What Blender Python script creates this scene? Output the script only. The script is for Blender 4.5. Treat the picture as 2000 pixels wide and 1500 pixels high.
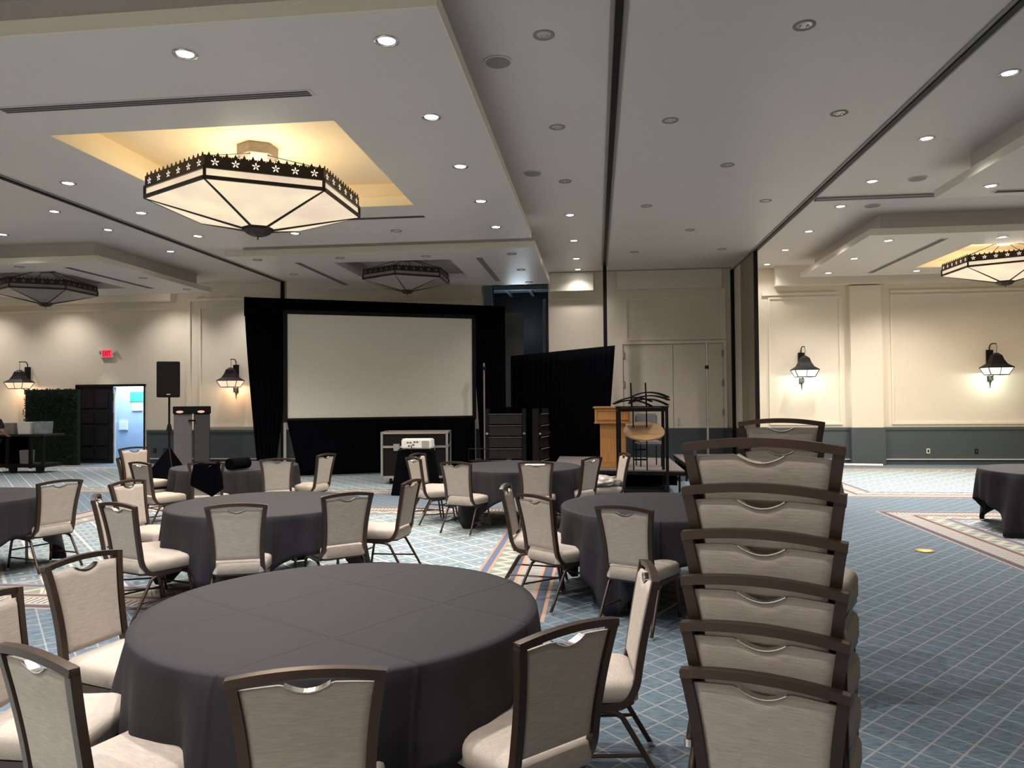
import bpy, bmesh, math, random
from mathutils import Vector, Matrix
from math import sin, cos, pi, radians as rad
random.seed(7)
S = bpy.context.scene
C = S.collection
for o in list(bpy.data.objects): bpy.data.objects.remove(o)

# ------------------------------------------------------------------ camera
YAW, PITCH, ROLL, F = .1139, .0209, .0084, 1445.5
cam = bpy.data.cameras.new('camera'); cam.sensor_width = 36; cam.lens = F / 2000 * 36
cam.clip_end = 100
co = bpy.data.objects.new('camera', cam); C.objects.link(co)
fw = Vector((-sin(YAW) * cos(PITCH), cos(YAW) * cos(PITCH), sin(PITCH)))
r0 = Vector((cos(YAW), sin(YAW), 0)); u0 = r0.cross(fw)
rr = cos(ROLL) * r0 - sin(ROLL) * u0; uu = sin(ROLL) * r0 + cos(ROLL) * u0
co.matrix_world = Matrix(((rr.x, uu.x, -fw.x, 0), (rr.y, uu.y, -fw.y, 0), (rr.z, uu.z, -fw.z, 1.7), (0, 0, 0, 1)))
S.camera = co
# ------------------------------------------------------------------ world and exposure
w = bpy.data.worlds.new('world'); S.world = w; w.use_nodes = True
w.node_tree.nodes['Background'].inputs[0].default_value = (.02, .025, .03, 1)
w.node_tree.nodes['Background'].inputs[1].default_value = .3
S.view_settings.view_transform = 'Standard'; S.view_settings.look = 'None'
S.view_settings.gamma = 1; S.view_settings.use_curve_mapping = False
S.view_settings.exposure = 1.1
S.cycles.max_bounces = 8; S.cycles.diffuse_bounces = 5; S.cycles.sample_clamp_indirect = 4
S.cycles.caustics_reflective = False; S.cycles.caustics_refractive = False
# light strengths (the lamps themselves are built further down)
P_SPOT, P_CHAND, P_SMALL, P_SCONCE, P_DOOR = 160, 27, 26, 7, 72
COOL, WARM = (1, .93, .875), (1, .84, .60)

ZC, ZS, YW = 4.99, 4.56, 19.42          # ceiling, underside of the dropped panels, back wall

# ------------------------------------------------------------------ materials
class N:
    def __init__(s, name):
        s.m = bpy.data.materials.new(name); s.m.use_nodes = True
        s.t = s.m.node_tree; s.b = s.t.nodes['Principled BSDF']
    def n(s, ty, **k):
        x = s.t.nodes.new(ty)
        for a, v in k.items(): setattr(x, a, v)
        return x
    def l(s, a, b): s.t.links.new(a, b)
    def mt(s, op, a, b=0.0, c=0.0):
        x = s.n('ShaderNodeMath', operation=op)
        for i, v in enumerate((a, b, c)):
            if isinstance(v, (int, float)): x.inputs[i].default_value = v
            else: s.l(v, x.inputs[i])
        return x.outputs[0]
    def mix(s, f, a, b):
        x = s.n('ShaderNodeMix', data_type='RGBA')
        for i, v in ((0, f), (6, a), (7, b)):
            if isinstance(v, (int, float)): x.inputs[i].default_value = v
            elif isinstance(v, tuple): x.inputs[i].default_value = (*v, 1)
            else: s.l(v, x.inputs[i])
        return x.outputs[2]
    def noise(s, scale, vec=None, detail=3, sc=None):
        x = s.n('ShaderNodeTexNoise'); x.inputs['Scale'].default_value = scale; x.inputs['Detail'].default_value = detail
        tc = s.n('ShaderNodeTexCoord')
        src = vec or tc.outputs['Object']
        if sc:
            mp = s.n('ShaderNodeMapping'); mp.inputs['Scale'].default_value = sc; s.l(src, mp.inputs[0]); src = mp.outputs[0]
        s.l(src, x.inputs[0]); return x.outputs[0]
    def bump(s, h, st=.3, d=.01):
        x = s.n('ShaderNodeBump'); x.inputs['Strength'].default_value = st; x.inputs['Distance'].default_value = d
        s.l(h, x.inputs['Height']); s.l(x.outputs[0], s.b.inputs['Normal'])

def plain(name, col, rough=.6, metal=0, var=.06, scale=6, spec=.5, bump=0, sc=None):
    a = N(name); a.b.inputs['Roughness'].default_value = rough; a.b.inputs['Metallic'].default_value = metal
    a.b.inputs['Specular IOR Level'].default_value = spec
    f = a.noise(scale, sc=sc)
    lo = tuple(max(0, c * (1 - var)) for c in col); hi = tuple(min(1, c * (1 + var)) for c in col)
    a.l(a.mix(f, lo, hi), a.b.inputs['Base Color'])
    if bump: a.bump(f, bump, .004)
    return a.m
def glow(name, col, strength, var=.0, scale=3):
    a = N(name); a.b.inputs['Base Color'].default_value = (*[c * .5 for c in col], 1); a.b.inputs['Roughness'].default_value = .4
    if var:
        f = a.noise(scale, detail=4); lo = tuple(c * (1 - var) for c in col)
        a.l(a.mix(f, lo, col), a.b.inputs['Emission Color'])
    else: a.b.inputs['Emission Color'].default_value = (*col, 1)
    a.b.inputs['Emission Strength'].default_value = strength
    return a.m

M = {}
M['ceil'] = plain('ceiling_paint', (.72, .675, .64), .42, var=.03, scale=1.5, spec=.35)
M['slab'] = plain('panel_paint', (.70, .655, .625), .38, var=.03, scale=1.5, spec=.4)
M['cream'] = plain('cream_paint', (.80, .74, .63), .6, var=.03, scale=2)
M['coffer_glow'] = plain('coffer_glow_tint', (.88, .77, .56), .6, var=.02)  # warm chandelier glow tinted into the colour, for lit recesses only
M['wall'] = plain('wall_paint', (.78, .705, .585), .7, var=.035, scale=1.2)
M['wains'] = plain('wainscot_paint', (.075, .090, .098), .55, var=.05, scale=2, spec=.3)
M['taupe'] = plain('taupe_panel', (.34, .285, .22), .6)
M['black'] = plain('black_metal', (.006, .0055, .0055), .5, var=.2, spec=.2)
M['bronze'] = plain('dark_bronze', (.025, .018, .014), .4, .3, var=.3, scale=20)
M['rail'] = plain('track_metal', (.30, .29, .28), .5, .1)
M['velvet'] = plain('black_drape', (.0025, .0025, .004), 1.0, var=.2, spec=.02)
M['cloth'] = plain('black_tablecloth', (.022, .0212, .026), .7, var=.12, scale=3, spec=.2)
def crease():
    a = N('creased_tablecloth'); mt = a.mt
    tc = a.n('ShaderNodeTexCoord'); sp = a.n('ShaderNodeSeparateXYZ'); a.l(tc.outputs['Object'], sp.inputs[0])
    wob = mt('MULTIPLY', a.noise(2.5), .05)
    h = None
    for ax in (0, 1):
        q = mt('FRACT', mt('DIVIDE', mt('ADD', mt('ADD', sp.outputs[ax], 9.3), wob), .62))
        d = mt('ABSOLUTE', mt('SUBTRACT', q, .5))
        m = a.n('ShaderNodeMapRange'); m.interpolation_type = 'SMOOTHSTEP'; a.l(d, m.inputs[0])
        for i, v in enumerate((0.0, .03, 1.0, 0.0)): m.inputs[i + 1].default_value = v
        h = m.outputs[0] if h is None else mt('MAXIMUM', h, m.outputs[0])
    f = a.noise(3); a.l(a.mix(f, (.0195, .0187, .0225), (.025, .024, .029)), a.b.inputs['Base Color'])
    a.b.inputs['Roughness'].default_value = .7; a.b.inputs['Specular IOR Level'].default_value = .2
    a.bump(h, .35, .012); return a.m
M['cloth'] = crease()
M['screen'] = plain('screen_fabric', (.86, .82, .74), .8, var=.02, scale=.6)
M['frame'] = plain('chair_frame', (.058, .038, .029), .36, .55, var=.2, scale=12)
M['chrome'] = plain('chrome', (.75, .72, .68), .2, 1)
M['alu'] = plain('aluminium', (.55, .52, .48), .35, .8)
M['white'] = plain('white_plastic', (.75, .73, .68), .5)
M['door'] = plain('black_door', (.011, .011, .014), .5, spec=.25)
M['stage'] = plain('stage_deck', (.15, .13, .12), .6, var=.15, scale=3, sc=(1, 20, 1))
M['grey'] = plain('grey_cover', (.17, .165, .17), .7, var=.1)
M['hedge'] = plain('green_hedge', (.004, .017, .006), .95, var=.8, scale=90, bump=1)
M['plywood'] = plain('round_wood', (.40, .25, .12), .45, var=.25, scale=4, sc=(1, 12, 1))
M['paper'] = plain('paper', (.8, .8, .78), .7)
M['glass_off'] = plain('unlit_glass', (.30, .28, .25), .3, var=.1, scale=4)
M['wrap'] = plain('plastic_wrap', (.45, .42, .38), .2, var=.5, scale=14, bump=1)
M['gold'] = plain('gold_foil', (.6, .38, .12), .4, .5)
M['darkwin'] = plain('dark_window', (.11, .115, .11), .5)
M['beam'] = plain('grey_beam', (.12, .16, .19), .5)
M['bluewall'] = plain('blue_wall', (.42, .52, .68), .6)
M['green'] = plain('green_sign', (.05, .55, .22), .5)
M['skin'] = plain('skin', (.45, .24, .16), .5)
M['hair'] = plain('hair', (.01, .008, .007), .5, var=.3, scale=40)
M['shirt'] = plain('black_shirt', (.012, .012, .014), .85)
M['canopy'] = plain('pewter', (.30, .27, .24), .45, .3, var=.3, scale=20)
M['slot'] = plain('vent_slot', (.05, .05, .05), .6)
M['spk'] = plain('speaker_grille', (.30, .29, .27), .7, var=.2, scale=150)
M['lamp'] = glow('lamp_lens', (1, .95, .88), 14)
M['reflector'] = plain('lamp_reflector', (.66, .64, .60), .3, .35)
def marble_hot_spots():  # yellow-white patches in the emission stand for bulb hot spots behind the glass
    a = N('lit_marble_hot_spots'); f = a.noise(2.3, detail=5); g = a.noise(.9)
    k = a.mt('MULTIPLY', a.mt('SUBTRACT', a.mt('ADD', a.mt('MULTIPLY', f, .6), a.mt('MULTIPLY', g, .4)), .36), 3.6)
    cl = a.mt('MINIMUM', a.mt('MAXIMUM', k, 0.0), 1.0)
    a.l(a.mix(cl, (.78, .60, .47), (1.0, .86, .56)), a.b.inputs['Emission Color']); a.b.inputs['Emission Strength'].default_value = .42
    a.b.inputs['Base Color'].default_value = (.35, .28, .22, 1); a.b.inputs['Roughness'].default_value = .35; return a.m
M['glass_on'] = marble_hot_spots()
M['flower'] = glow('lit_cutout', (1, .86, .68), .5)
M['sc_warm'] = glow('sconce_glass_warm', (1, .70, .48), .55, .2, 8)
M['sc_cool'] = glow('sconce_glass_cool', (.92, 1, .88), .55, .2, 8)
M['red'] = glow('exit_red', (1, .03, .07), .55)
M['dot'] = glow('cabinet_lamp', (1, .6, .45), .3)

def fabric(name, lo, hi, warm):
    a = N(name); a.b.inputs['Roughness'].default_value = .9; a.b.inputs['Specular IOR Level'].default_value = .2
    f1 = a.noise(190, sc=(.10, 1, 1.3), detail=3); f2 = a.noise(7); f3 = a.noise(520, detail=2)
    f = a.mt('ADD', a.mt('MULTIPLY', f1, .6), a.mt('ADD', a.mt('MULTIPLY', f2, .2), a.mt('MULTIPLY', f3, .25)))
    c = a.mix(a.mt('MULTIPLY', a.mt('SUBTRACT', f, .3), 2.2), lo, hi)
    a.l(c, a.b.inputs['Base Color']); a.bump(f, .25, .003); return a.m
M['fab'] = fabric('linen_upholstery', (.33, .285, .245), (.50, .445, .39), 0)
def wood():
    a = N('honey_wood'); a.b.inputs['Roughness'].default_value = .35
    f = a.noise(5, sc=(8, 8, .7), detail=5)
    a.l(a.mix(f, (.30, .12, .035), (.62, .31, .10)), a.b.inputs['Base Color']); return a.m
M['wood'] = wood()

def carpet():
    a = N('patterned_carpet'); mt = a.mt
    g = a.n('ShaderNodeNewGeometry'); sp = a.n('ShaderNodeSeparateXYZ'); a.l(g.outputs['Position'], sp.inputs[0])
    x, y = sp.outputs[0], sp.outputs[1]
    def tri(v, per):            # 0 on the line, 1 half way between lines
        q = mt('FRACT', mt('DIVIDE', v, per)); return mt('MULTIPLY', mt('MINIMUM', q, mt('SUBTRACT', 1, q)), 2)
    def lattice(px, py, ox, oy):
        X = mt('DIVIDE', mt('SUBTRACT', x, ox), px); Y = mt('DIVIDE', mt('SUBTRACT', y, oy), py)
        return mt('MINIMUM', tri(mt('ADD', X, Y), 1), tri(mt('SUBTRACT', X, Y), 1)), X, Y
    def mask(v, edge, soft): # 1 where v<edge
        m = a.n('ShaderNodeMapRange'); m.interpolation_type = 'SMOOTHSTEP'
        a.l(v, m.inputs[0]); m.inputs[1].default_value = edge - soft; m.inputs[2].default_value = edge + soft
        m.inputs[3].default_value = 1; m.inputs[4].default_value = 0; return m.outputs[0]
    streak = a.noise(1, vec=g.outputs['Position'], sc=(16, 60, 1), detail=5)
    big = a.noise(.8, vec=g.outputs['Position'])
    # ground
    L1, _, _ = lattice(.2, .22, .41, 4.966)
    base = a.mix(mt('MULTIPLY', mt('SUBTRACT', streak, .25), 1.9), (.050, .088, .122), (.175, .225, .27))
    ground = a.mix(mt('MULTIPLY', mask(L1, .07, .04), .55), base, (.42, .40, .37))
    # medallion field : nested diamonds
    L2, X, Y = lattice(.41, .43, -1.65, 8.13 + .215)
    nest = mask(mt('ABSOLUTE', mt('SUBTRACT', L2, .42)), .07, .03)
    core = mt('SUBTRACT', 1, mask(L2, .86, .03))
    fb = a.mix(mt('MULTIPLY', mt('SUBTRACT', streak, .25), 1.9), (.12, .18, .225), (.28, .37, .43))
    fld = a.mix(mt('MULTIPLY', nest, .55), fb, (.42, .46, .45))
    fld = a.mix(mt('MULTIPLY', core, .9), fld, (.62, .60, .50))
    fld = a.mix(mt('MULTIPLY', mask(L2, .10, .03), .9), fld, (.62, .60, .50))
    # rug rectangles
    def inside(v, spans):
        r = None
        for p, q in spans:
            d = mt('MINIMUM', mt('SUBTRACT', v, p), mt('SUBTRACT', q, v)); r = d if r is None else mt('MAXIMUM', r, d)
        return r
    dx = inside(x, ((-17.5, -9.0), (-8.0, -.42), (4.08, 12.4)))
    dy = inside(y, ((-4.2, 3.72), (5.68, 11.56), (13.1, 18.45)))
    d = mt('MINIMUM', dx, dy); sel = mt('LESS_THAN', dx, dy)
    al = mt('ADD', mt('MULTIPLY', sel, y), mt('MULTIPLY', mt('SUBTRACT', 1, sel), x))
    OR, NV, BE, BL, GR = (.46, .25, .15), (.008, .030, .08), (.36, .33, .27), (.065, .105, .22), (.20, .24, .20)
    cr = a.n('ShaderNodeValToRGB'); cr.color_ramp.interpolation = 'CONSTANT'
    a.l(d, cr.inputs[0])
    st = [(0, OR), (.028, NV), (.11, OR), (.135, BE), (.16, BE), (.31, BE), (.335, OR), (.35, OR), (.37, NV), (.42, OR), (.455, GR), (.645, OR), (.675, BL), (.74, OR)]
    e = cr.color_ramp.elements; e[0].position = st[0][0]; e[0].color = (*st[0][1], 1); e[1].position = .77; e[1].color = (*GR, 1)
    for p_, c_ in st[1:]:
        q = e.new(p_); q.color = (*c_, 1)
    bd = cr.outputs[0]
    hm = mt('MULTIPLY', mt('GREATER_THAN', d, .16), mt('LESS_THAN', d, .31))
    hs = mask(tri(al, .055), .5, .1)
    bd = a.mix(hm, bd, a.mix(hs, (.10, .09, .09), (.56, .55, .50)))
    zm = mt('MULTIPLY', mt('GREATER_THAN', d, .455), mt('LESS_THAN', d, .645))
    zz = mt('ABSOLUTE', mt('SUBTRACT', tri(al, .26), mt('DIVIDE', mt('SUBTRACT', d, .455), .19)))
    zl = mask(mt('ABSOLUTE', mt('SUBTRACT', zz, .16)), .10, .05)
    bd = a.mix(zm, bd, a.mix(zl, GR, (.60, .60, .48)))
    bd = a.mix(.22, bd, a.mix(streak, (.1, .1, .1), (.5, .5, .5)))
    col = a.mix(mt('GREATER_THAN', d, 0), ground, bd)
    col = a.mix(mt('GREATER_THAN', d, .77), col, fld)
    col = a.mix(mt('MULTIPLY', big, .18), col, (.10, .12, .13))
    a.l(col, a.b.inputs['Base Color']); a.b.inputs['Roughness'].default_value = .95; a.b.inputs['Specular IOR Level'].default_value = .15
    a.bump(streak, .4, .01)
    return a.m
M['carpet'] = carpet()

# ------------------------------------------------------------------ helpers
class MB:
    def __init__(s): s.b = bmesh.new()
    def box(s, x0, y0, z0, x1, y1, z1, rot=None, piv=None):
        r = bmesh.ops.create_cube(s.b, size=1)['verts']
        for v in r: v.co = Vector(((x0 + x1) / 2 + v.co.x * (x1 - x0), (y0 + y1) / 2 + v.co.y * (y1 - y0), (z0 + z1) / 2 + v.co.z * (z1 - z0)))
        if rot: bmesh.ops.rotate(s.b, verts=r, cent=piv or Vector(((x0 + x1) / 2, (y0 + y1) / 2, (z0 + z1) / 2)), matrix=rot)
        return s
    def faces(s, vs, fs):
        V = [s.b.verts.new(v) for v in vs]
        for f in fs:
            try: s.b.faces.new([V[i] for i in f])
            except ValueError: pass
        return s
    def ring(s, rings, cap=True, closed=True):     # loft a list of equal length rings
        R = [[s.b.verts.new(v) for v in r] for r in rings]; n = len(R[0])
        for a, b in zip(R, R[1:]):
            for i in range(n if closed else n - 1):
                j = (i + 1) % n; s.b.faces.new((a[i], a[j], b[j], b[i]))
        if cap: s.b.faces.new(R[0][::-1]); s.b.faces.new(R[-1])
        return s
    def tube(s, pts, r=.01, n=8, rx=None, up=(0, 0, 1), smooth=0):
        P = [Vector(p) for p in pts]
        if smooth:                                 # Catmull-Rom
            Q = []
            for i in range(len(P) - 1):
                a, b, c, d = P[max(i - 1, 0)], P[i], P[i + 1], P[min(i + 2, len(P) - 1)]
                for k in range(smooth):
                    t = k / smooth
                    Q.append(.5 * ((2 * b) + (c - a) * t + (2 * a - 5 * b + 4 * c - d) * t * t + (3 * b - a - 3 * c + d) * t ** 3))
            P = Q + [P[-1]]
        rings = []
        for i, p in enumerate(P):
            t = (P[min(i + 1, len(P) - 1)] - P[max(i - 1, 0)]).normalized()
            u = Vector(up); 
            if abs(t.dot(u)) > .97: u = Vector((0, 1, 0)) if abs(t.y) < .9 else Vector((1, 0, 0))
            a = t.cross(u).normalized(); b = a.cross(t)
            ra = rx or r
            rk = r[i] if isinstance(r, (list, tuple)) else r
            if n == 4: rings.append([p + a * ra * sx + b * rk * sy for sx, sy in ((-1, -1), (1, -1), (1, 1), (-1, 1))])
            else: rings.append([p + a * (ra if rx else rk) * cos(2 * pi * k / n) + b * rk * sin(2 * pi * k / n) for k in range(n)])
        return s.ring(rings)
    def cyl(s, c, r, z0, z1, n=24, r2=None):
        r2 = r if r2 is None else r2
        return s.ring([[(c[0] + q * cos(2 * pi * k / n), c[1] + q * sin(2 * pi * k / n), z) for k in range(n)] for q, z in ((r, z0), (r2, z1))])
    def obj(s, name, mat, parent=None, smooth=False, bev=0):
        bmesh.ops.recalc_face_normals(s.b, faces=s.b.faces)
        if bev: bmesh.ops.bevel(s.b, geom=[e for e in s.b.edges if e.calc_face_angle(0) > .5], offset=bev, segments=2, affect='EDGES', clamp_overlap=True)
        me = bpy.data.meshes.new(name); s.b.to_mesh(me); s.b.free()
        me.materials.append(M[mat] if isinstance(mat, str) else mat)
        if smooth:
            for p in me.polygons: p.use_smooth = True
        o = bpy.data.objects.new(name, me); C.objects.link(o)
        if parent: o.parent = parent
        if smooth and smooth != 'all':
            try:
                me.set_sharp_from_angle(angle=rad(smooth if smooth > 1 else 40))
            except Exception: pass
        return o
def tag(o, label=None, cat=None, group=None, kind=None):
    if label: o['label'] = label
    if cat: o['category'] = cat
    if group: o['group'] = group
    if kind: o['kind'] = kind
    return o
def empty(name, loc, rz=0, label=None, cat=None, group=None):
    o = bpy.data.objects.new(name, None); o.empty_display_size = .1; C.objects.link(o)
    o.location = loc; o.rotation_euler = (0, 0, rz); return tag(o, label, cat, group)
def struct(o): o['kind'] = 'structure'; return o
def copy_tree(o, parent=None):
    c = o.copy(); C.objects.link(c); c.parent = parent
    for ch in list(o.children): copy_tree(ch, c)
    return c
def light(kind, loc, power, col, parent=None, **k):
    l = bpy.data.lights.new(kind.lower() + '_light', kind); l.energy = power; l.color = col
    for a, v in k.items(): setattr(l, a, v)
    o = bpy.data.objects.new(l.name, l); C.objects.link(o); o.location = loc
    if parent: o.parent = parent
    return o

# ------------------------------------------------------------------ the room
XL, XR, YN = -18.2, 13.0, -4.2
struct(MB().box(XL, YN, -.2, XR, YW + 3.5, 0).obj('floor', 'carpet'))
# back wall with the openings left free: service door, dark opening behind the drapes
b = MB()
D0, D1, DH = -14.6, -12.56, 2.2
O0, O1, OT = -2.72, -1.24, 4.99
b.box(XL, YW, 0, D0, YW + .2, ZC); b.box(D0, YW, DH, D1, YW + .2, ZC); b.box(D1, YW, 0, O0, YW + .2, ZC)
b.box(O1, YW, 0, XR, YW + .2, ZC)
struct(b.obj('wall_back', 'wall'))
struct(MB().box(XL - .2, YN, 0, XL, YW + .2, ZC).obj('wall_left', 'wall'))
struct(MB().box(XR, YN, 0, XR + .2, YW + .2, ZC).obj('wall_right', 'wall'))
struct(MB().box(XL, YN - .2, 0, XR, YN, ZC).obj('wall_front', 'wall'))
# main ceiling, left open above the coffers is not needed: coffers stop below it
struct(MB().box(XL - .2, YN - .2, ZC, XR + .2, YW + .2, ZC + .2).obj('ceiling', 'ceil'))

# bulkhead, crown and mouldings on the back wall
b = MB()
for x0, x1 in ((XL, -11.65), (-8.3, -3.0), (-1.2, -.06), (4.5, XR)): b.box(x0, YW - .28, 4.5, x1, YW, ZC)
b.box(.55, YW - .1, 4.52, 3.2, YW, ZC)
struct(b.obj('trim_1', 'cream'))
b = MB()
for x0, x1 in ((XL, -11.8), (-7.6, -3.2), (-1.1, -.2), (4.2, 6.05), (7.3, XR)): b.box(x0, YW - .06, 4.28, x1, YW, 4.34)
struct(b.obj('trim_2', 'cream'))
b = MB()
def frame(x0, z0, x1, z1, w=.05, t=.03):
    b.box(x0, YW - t, z0, x0 + w, YW, z1); b.box(x1 - w, YW - t, z0, x1, YW, z1)
    b.box(x0 + w, YW - t, z1 - w, x1 - w, YW, z1); b.box(x0 + w, YW - t, z0, x1 - w, YW, z0 + w)
b.box(-11.3, YW - .05, .93, -11.2, YW, 4.5); b.box(-11.3, YW - .05, 4.5, -8.6, YW, 4.58)
frame(-10.95, 1.0, -8.75, 4.34)
frame(4.35, 1.0, 6.12, 4.24); frame(7.3, 1.0, 12.2, 4.24)
frame(.74, 3.2, 3.2, 4.3, .06)
b.box(.60, YW - .06, .93, .68, YW, 3.1); b.box(3.22, YW - .06, .93, 3.30, YW, 3.1); b.box(.60, YW - .06, 3.10, 3.30, YW, 3.18)
b.box(3.2, YW - .04, 3.2, 3.3, YW, 4.5)
struct(b.obj('trim_3', 'cream'))
struct(MB().box(6.3, YW - .16, 0, 7.05, YW, 4.47).obj('trim_4', 'wall'))
# wainscot
b = MB()
for x0, x1 in ((XL, D0 - .06), (D1 + .06, O0), (O1, 3.44), (3.62, XR)):
    b.box(x0, YW - .03, 0, x1, YW, .93); b.box(x0, YW - .05, .86, x1, YW, .93); b.box(x0, YW - .045, .1, x1, YW, .14)
b.box(6.27, YW - .19, 0, 7.08, YW - .02, .93)
struct(b.obj('trim_5', 'wains'))
b = MB()
for x0, x1 in ((XL, D0 - .06), (D1 + .06, O0), (4.0, XR)): b.box(x0, YW - .065, .125, x1, YW - .03, .145)
struct(b.obj('baseboard_back', 'white'))
struct(MB().box(XR - .03, YN, 0, XR, YW, .93).obj('trim_6', 'wains'))
struct(MB().box(XL, YN, 0, XL + .03, YW, .93).obj('trim_7', 'wains'))

# partition tracks in the ceiling
def track(n, x0, y0, x1, y1):
    e = MB(); m = MB()
    if abs(x1 - x0) < abs(y1 - y0):
        e.box(x0 - .034, y0, ZC - .034, x0 + .034, y1, ZC)
        m.box(x0 - .075, y0, ZC - .016, x0 - .034, y1, ZC); m.box(x0 + .034, y0, ZC - .016, x0 + .075, y1, ZC)
    else:
        e.box(x0, y0 - .02, ZC - .032, x1, y0 + .02, ZC)
        m.box(x0, y0 - .08, ZC - .03, x1, y0 - .02, ZC); m.box(x0, y0 + .02, ZC - .03, x1, y0 + .08, ZC)
    a = struct(e.obj('trim_%d' % n, 'black')); struct(m.obj('trim_%d' % (n + 1), 'rail'))
track(8, .222, YN, .222, 18.3); track(10, 3.55, YN, 3.55, YW); track(12, -8.53, YN, -8.53, YW)
track(14, 3.64, 12.72, 12.9, 12.72)
for n, (x, y, r) in enumerate(((.226, 18.3, .045), (3.475, YW - .07, .05), (-8.5, YW - .1, .04))):
    struct(MB().box(x - r, y - r, 0, x + r, y + r, ZC - .03).obj('trim_%d' % (16 + n), 'black'))
# thin dark reveal between ceiling and corridor wall
struct(MB().box(-1.2, YW - .31, ZC - .02, 3.4, YW - .285, ZC).obj('trim_19', 'rail'))
# end of the folded partition beside the right-hand track
p = empty('partition_panel', (3.56, 18.4, 0), 0, 'movable wall panel end, taupe face and black seal, by the back wall', 'partition')
MB().box(-.05, -.45, .0, .05, .1, ZC - .03).obj('taupe_face', 'taupe', p)
MB().box(-.04, -1.42, .0, .04, -1.36, ZC - .03).obj('seal', 'black', p)
MB().box(-.05, -1.36, .0, .05, -.45, ZC - .03).obj('panel', 'taupe', p)
pw = MB().box(-.055, .1, .94, .055, .98, ZC - .03).obj('pale_face', 'cream', p)
MB().box(-.06, .1, 0, .06, .98, .94).obj('dark_base', 'wains', p)

# dropped ceiling panels ("clouds")
def cloud(n, x0, y0, x1, y1, cof, ins=(.25, .25, .25, .25)):
    cx0, cy0, cx1, cy1 = cof
    top = 4.68
    s = MB()
    for a in ((x0, y0, x1, cy0), (x0, cy1, x1, y1), (x0, cy0, cx0, cy1), (cx1, cy0, x1, cy1)):
        s.box(a[0], a[1], ZS, a[2], a[3], top)
    # one mesh, seams invisible: underside pieces are coplanar
    o = struct(s.obj('ceiling_%d' % n, 'slab'))
    e = MB(); t = .012
    e.box(x0 - t, y0 - t, ZS, x1 + t, y0, top); e.box(x0 - t, y1, ZS, x1 + t, y1 + t, top)
    e.box(x0 - t, y0, ZS, x0, y1, top); e.box(x1, y0, ZS, x1 + t, y1, top)
    struct(e.obj('trim_%d' % (30 + 3 * n), 'cream'))
    k = MB(); X0, Y0, X1, Y1 = x0 + ins[0], y0 + ins[1], x1 - ins[2], y1 - ins[3]
    w_ = .06
    k.box(X0, Y0, top, X1, Y0 + w_, ZC); k.box(X0, Y1 - w_, top, X1, Y1, ZC)
    k.box(X0, Y0 + w_, top, X0 + w_, Y1 - w_, ZC); k.box(X1 - w_, Y0 + w_, top, X1, Y1 - w_, ZC)
    struct(k.obj('trim_%d' % (31 + 3 * n), 'ceil'))
    c = MB(); g = .13; zt = 4.93; t = .03
    c.box(cx0, cy0 - .005, ZS + .002, cx1, cy0 + .012, top + .02); c.box(cx0, cy1 - .012, ZS + .002, cx1, cy1 + .005, top + .02)
    c.box(cx0 - .005, cy0, ZS + .002, cx0 + .012, cy1, top + .02); c.box(cx1 - .012, cy0, ZS + .002, cx1 + .005, cy1, top + .02)
    for q0, q1, q2, q3 in ((cx0 - g, cy0 - g, cx1 + g, cy0 - g + .02), (cx0 - g, cy1 + g - .02, cx1 + g, cy1 + g), (cx0 - g, cy0 - g, cx0 - g + .02, cy1 + g), (cx1 + g - .02, cy0 - g, cx1 + g, cy1 + g)):
        c.box(q0, q1, top, q2, q3, zt)
    c.box(cx0 - g, cy0 - g, zt, cx1 + g, cy1 + g, zt + .02)
    c.box(cx0 - g, cy0 - g, top, cx0 - t, cy1 + g, top + .015); c.box(cx1 + t, cy0 - g, top, cx1 + g, cy1 + g, top + .015)
    c.box(cx0 - g, cy0 - g, top, cx1 + g, cy0 - t, top + .015); c.box(cx0 - g, cy1 + t, top, cx1 + g, cy1 + g, top + .015)
    struct(c.obj('trim_%d' % (32 + 3 * n), 'coffer_glow' if n in (1, 4, 5) else 'ceil'))
cloud(1, -7.26, 5.23, -1.135, 13.0, (-5.786, 7.236, -2.624, 10.56))
cloud(2, -7.26, 13.83, -1.135, 18.27, (-5.39, 14.75, -2.93, 17.25))
cloud(3, -15.73, 13.83, -9.99, 18.27, (-14.09, 14.75, -11.63, 17.25))
cloud(4, 4.9, 4.2, 12.0, 11.28, (6.8, 6.2, 10.0, 9.5), (.2, .25, .25, .6))
cloud(5, 4.87, 13.75, 11.9, 18.27, (7.08, 14.85, 9.52, 17.36))

# linear air slots
def vent(x0, y0, x1, y1, z, label, n=3):
    t = empty('air_vent', ((x0 + x1) / 2, (y0 + y1) / 2, z), 0, label, 'vent')
    hx, hy = abs(x1 - x0) / 2, abs(y1 - y0) / 2; W = .07
    f = MB(); k = MB()
    if hx > hy:
        f.box(-hx, -W, -.008, hx, W, 0)
        for i in range(n): k.box(-hx + .03, -W + .02 + i * .042, -.012, hx - .03, -W + .045 + i * .042, -.006)
    else:
        f.box(-W, -hy, -.008, W, hy, 0)
        for i in range(n): k.box(-W + .02 + i * .042, -hy + .03, -.012, -W + .045 + i * .042, hy - .03, -.006)
    f.obj('vent_frame', 'slab', t); k.obj('slots', 'slot', t)
vent(-5.75, 6.54, -2.58, 6.54, ZS, 'long ceiling air slot in front of the large lit chandelier')
vent(-5.75, 11.2, -2.6, 11.2, ZS, 'long ceiling air slot just behind the large lit chandelier')
vent(-6.1, 14.55, -6.1, 17.6, ZS, 'air slot in the panel above the screen, left of the dark chandelier')
vent(-2.33, 14.6, -2.33, 17.66, ZS, 'air slot in the panel above the screen, right of the dark chandelier')
vent(-11.04, 14.3, -11.04, 17.35, ZS, 'air slot in the far left dropped panel')
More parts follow.
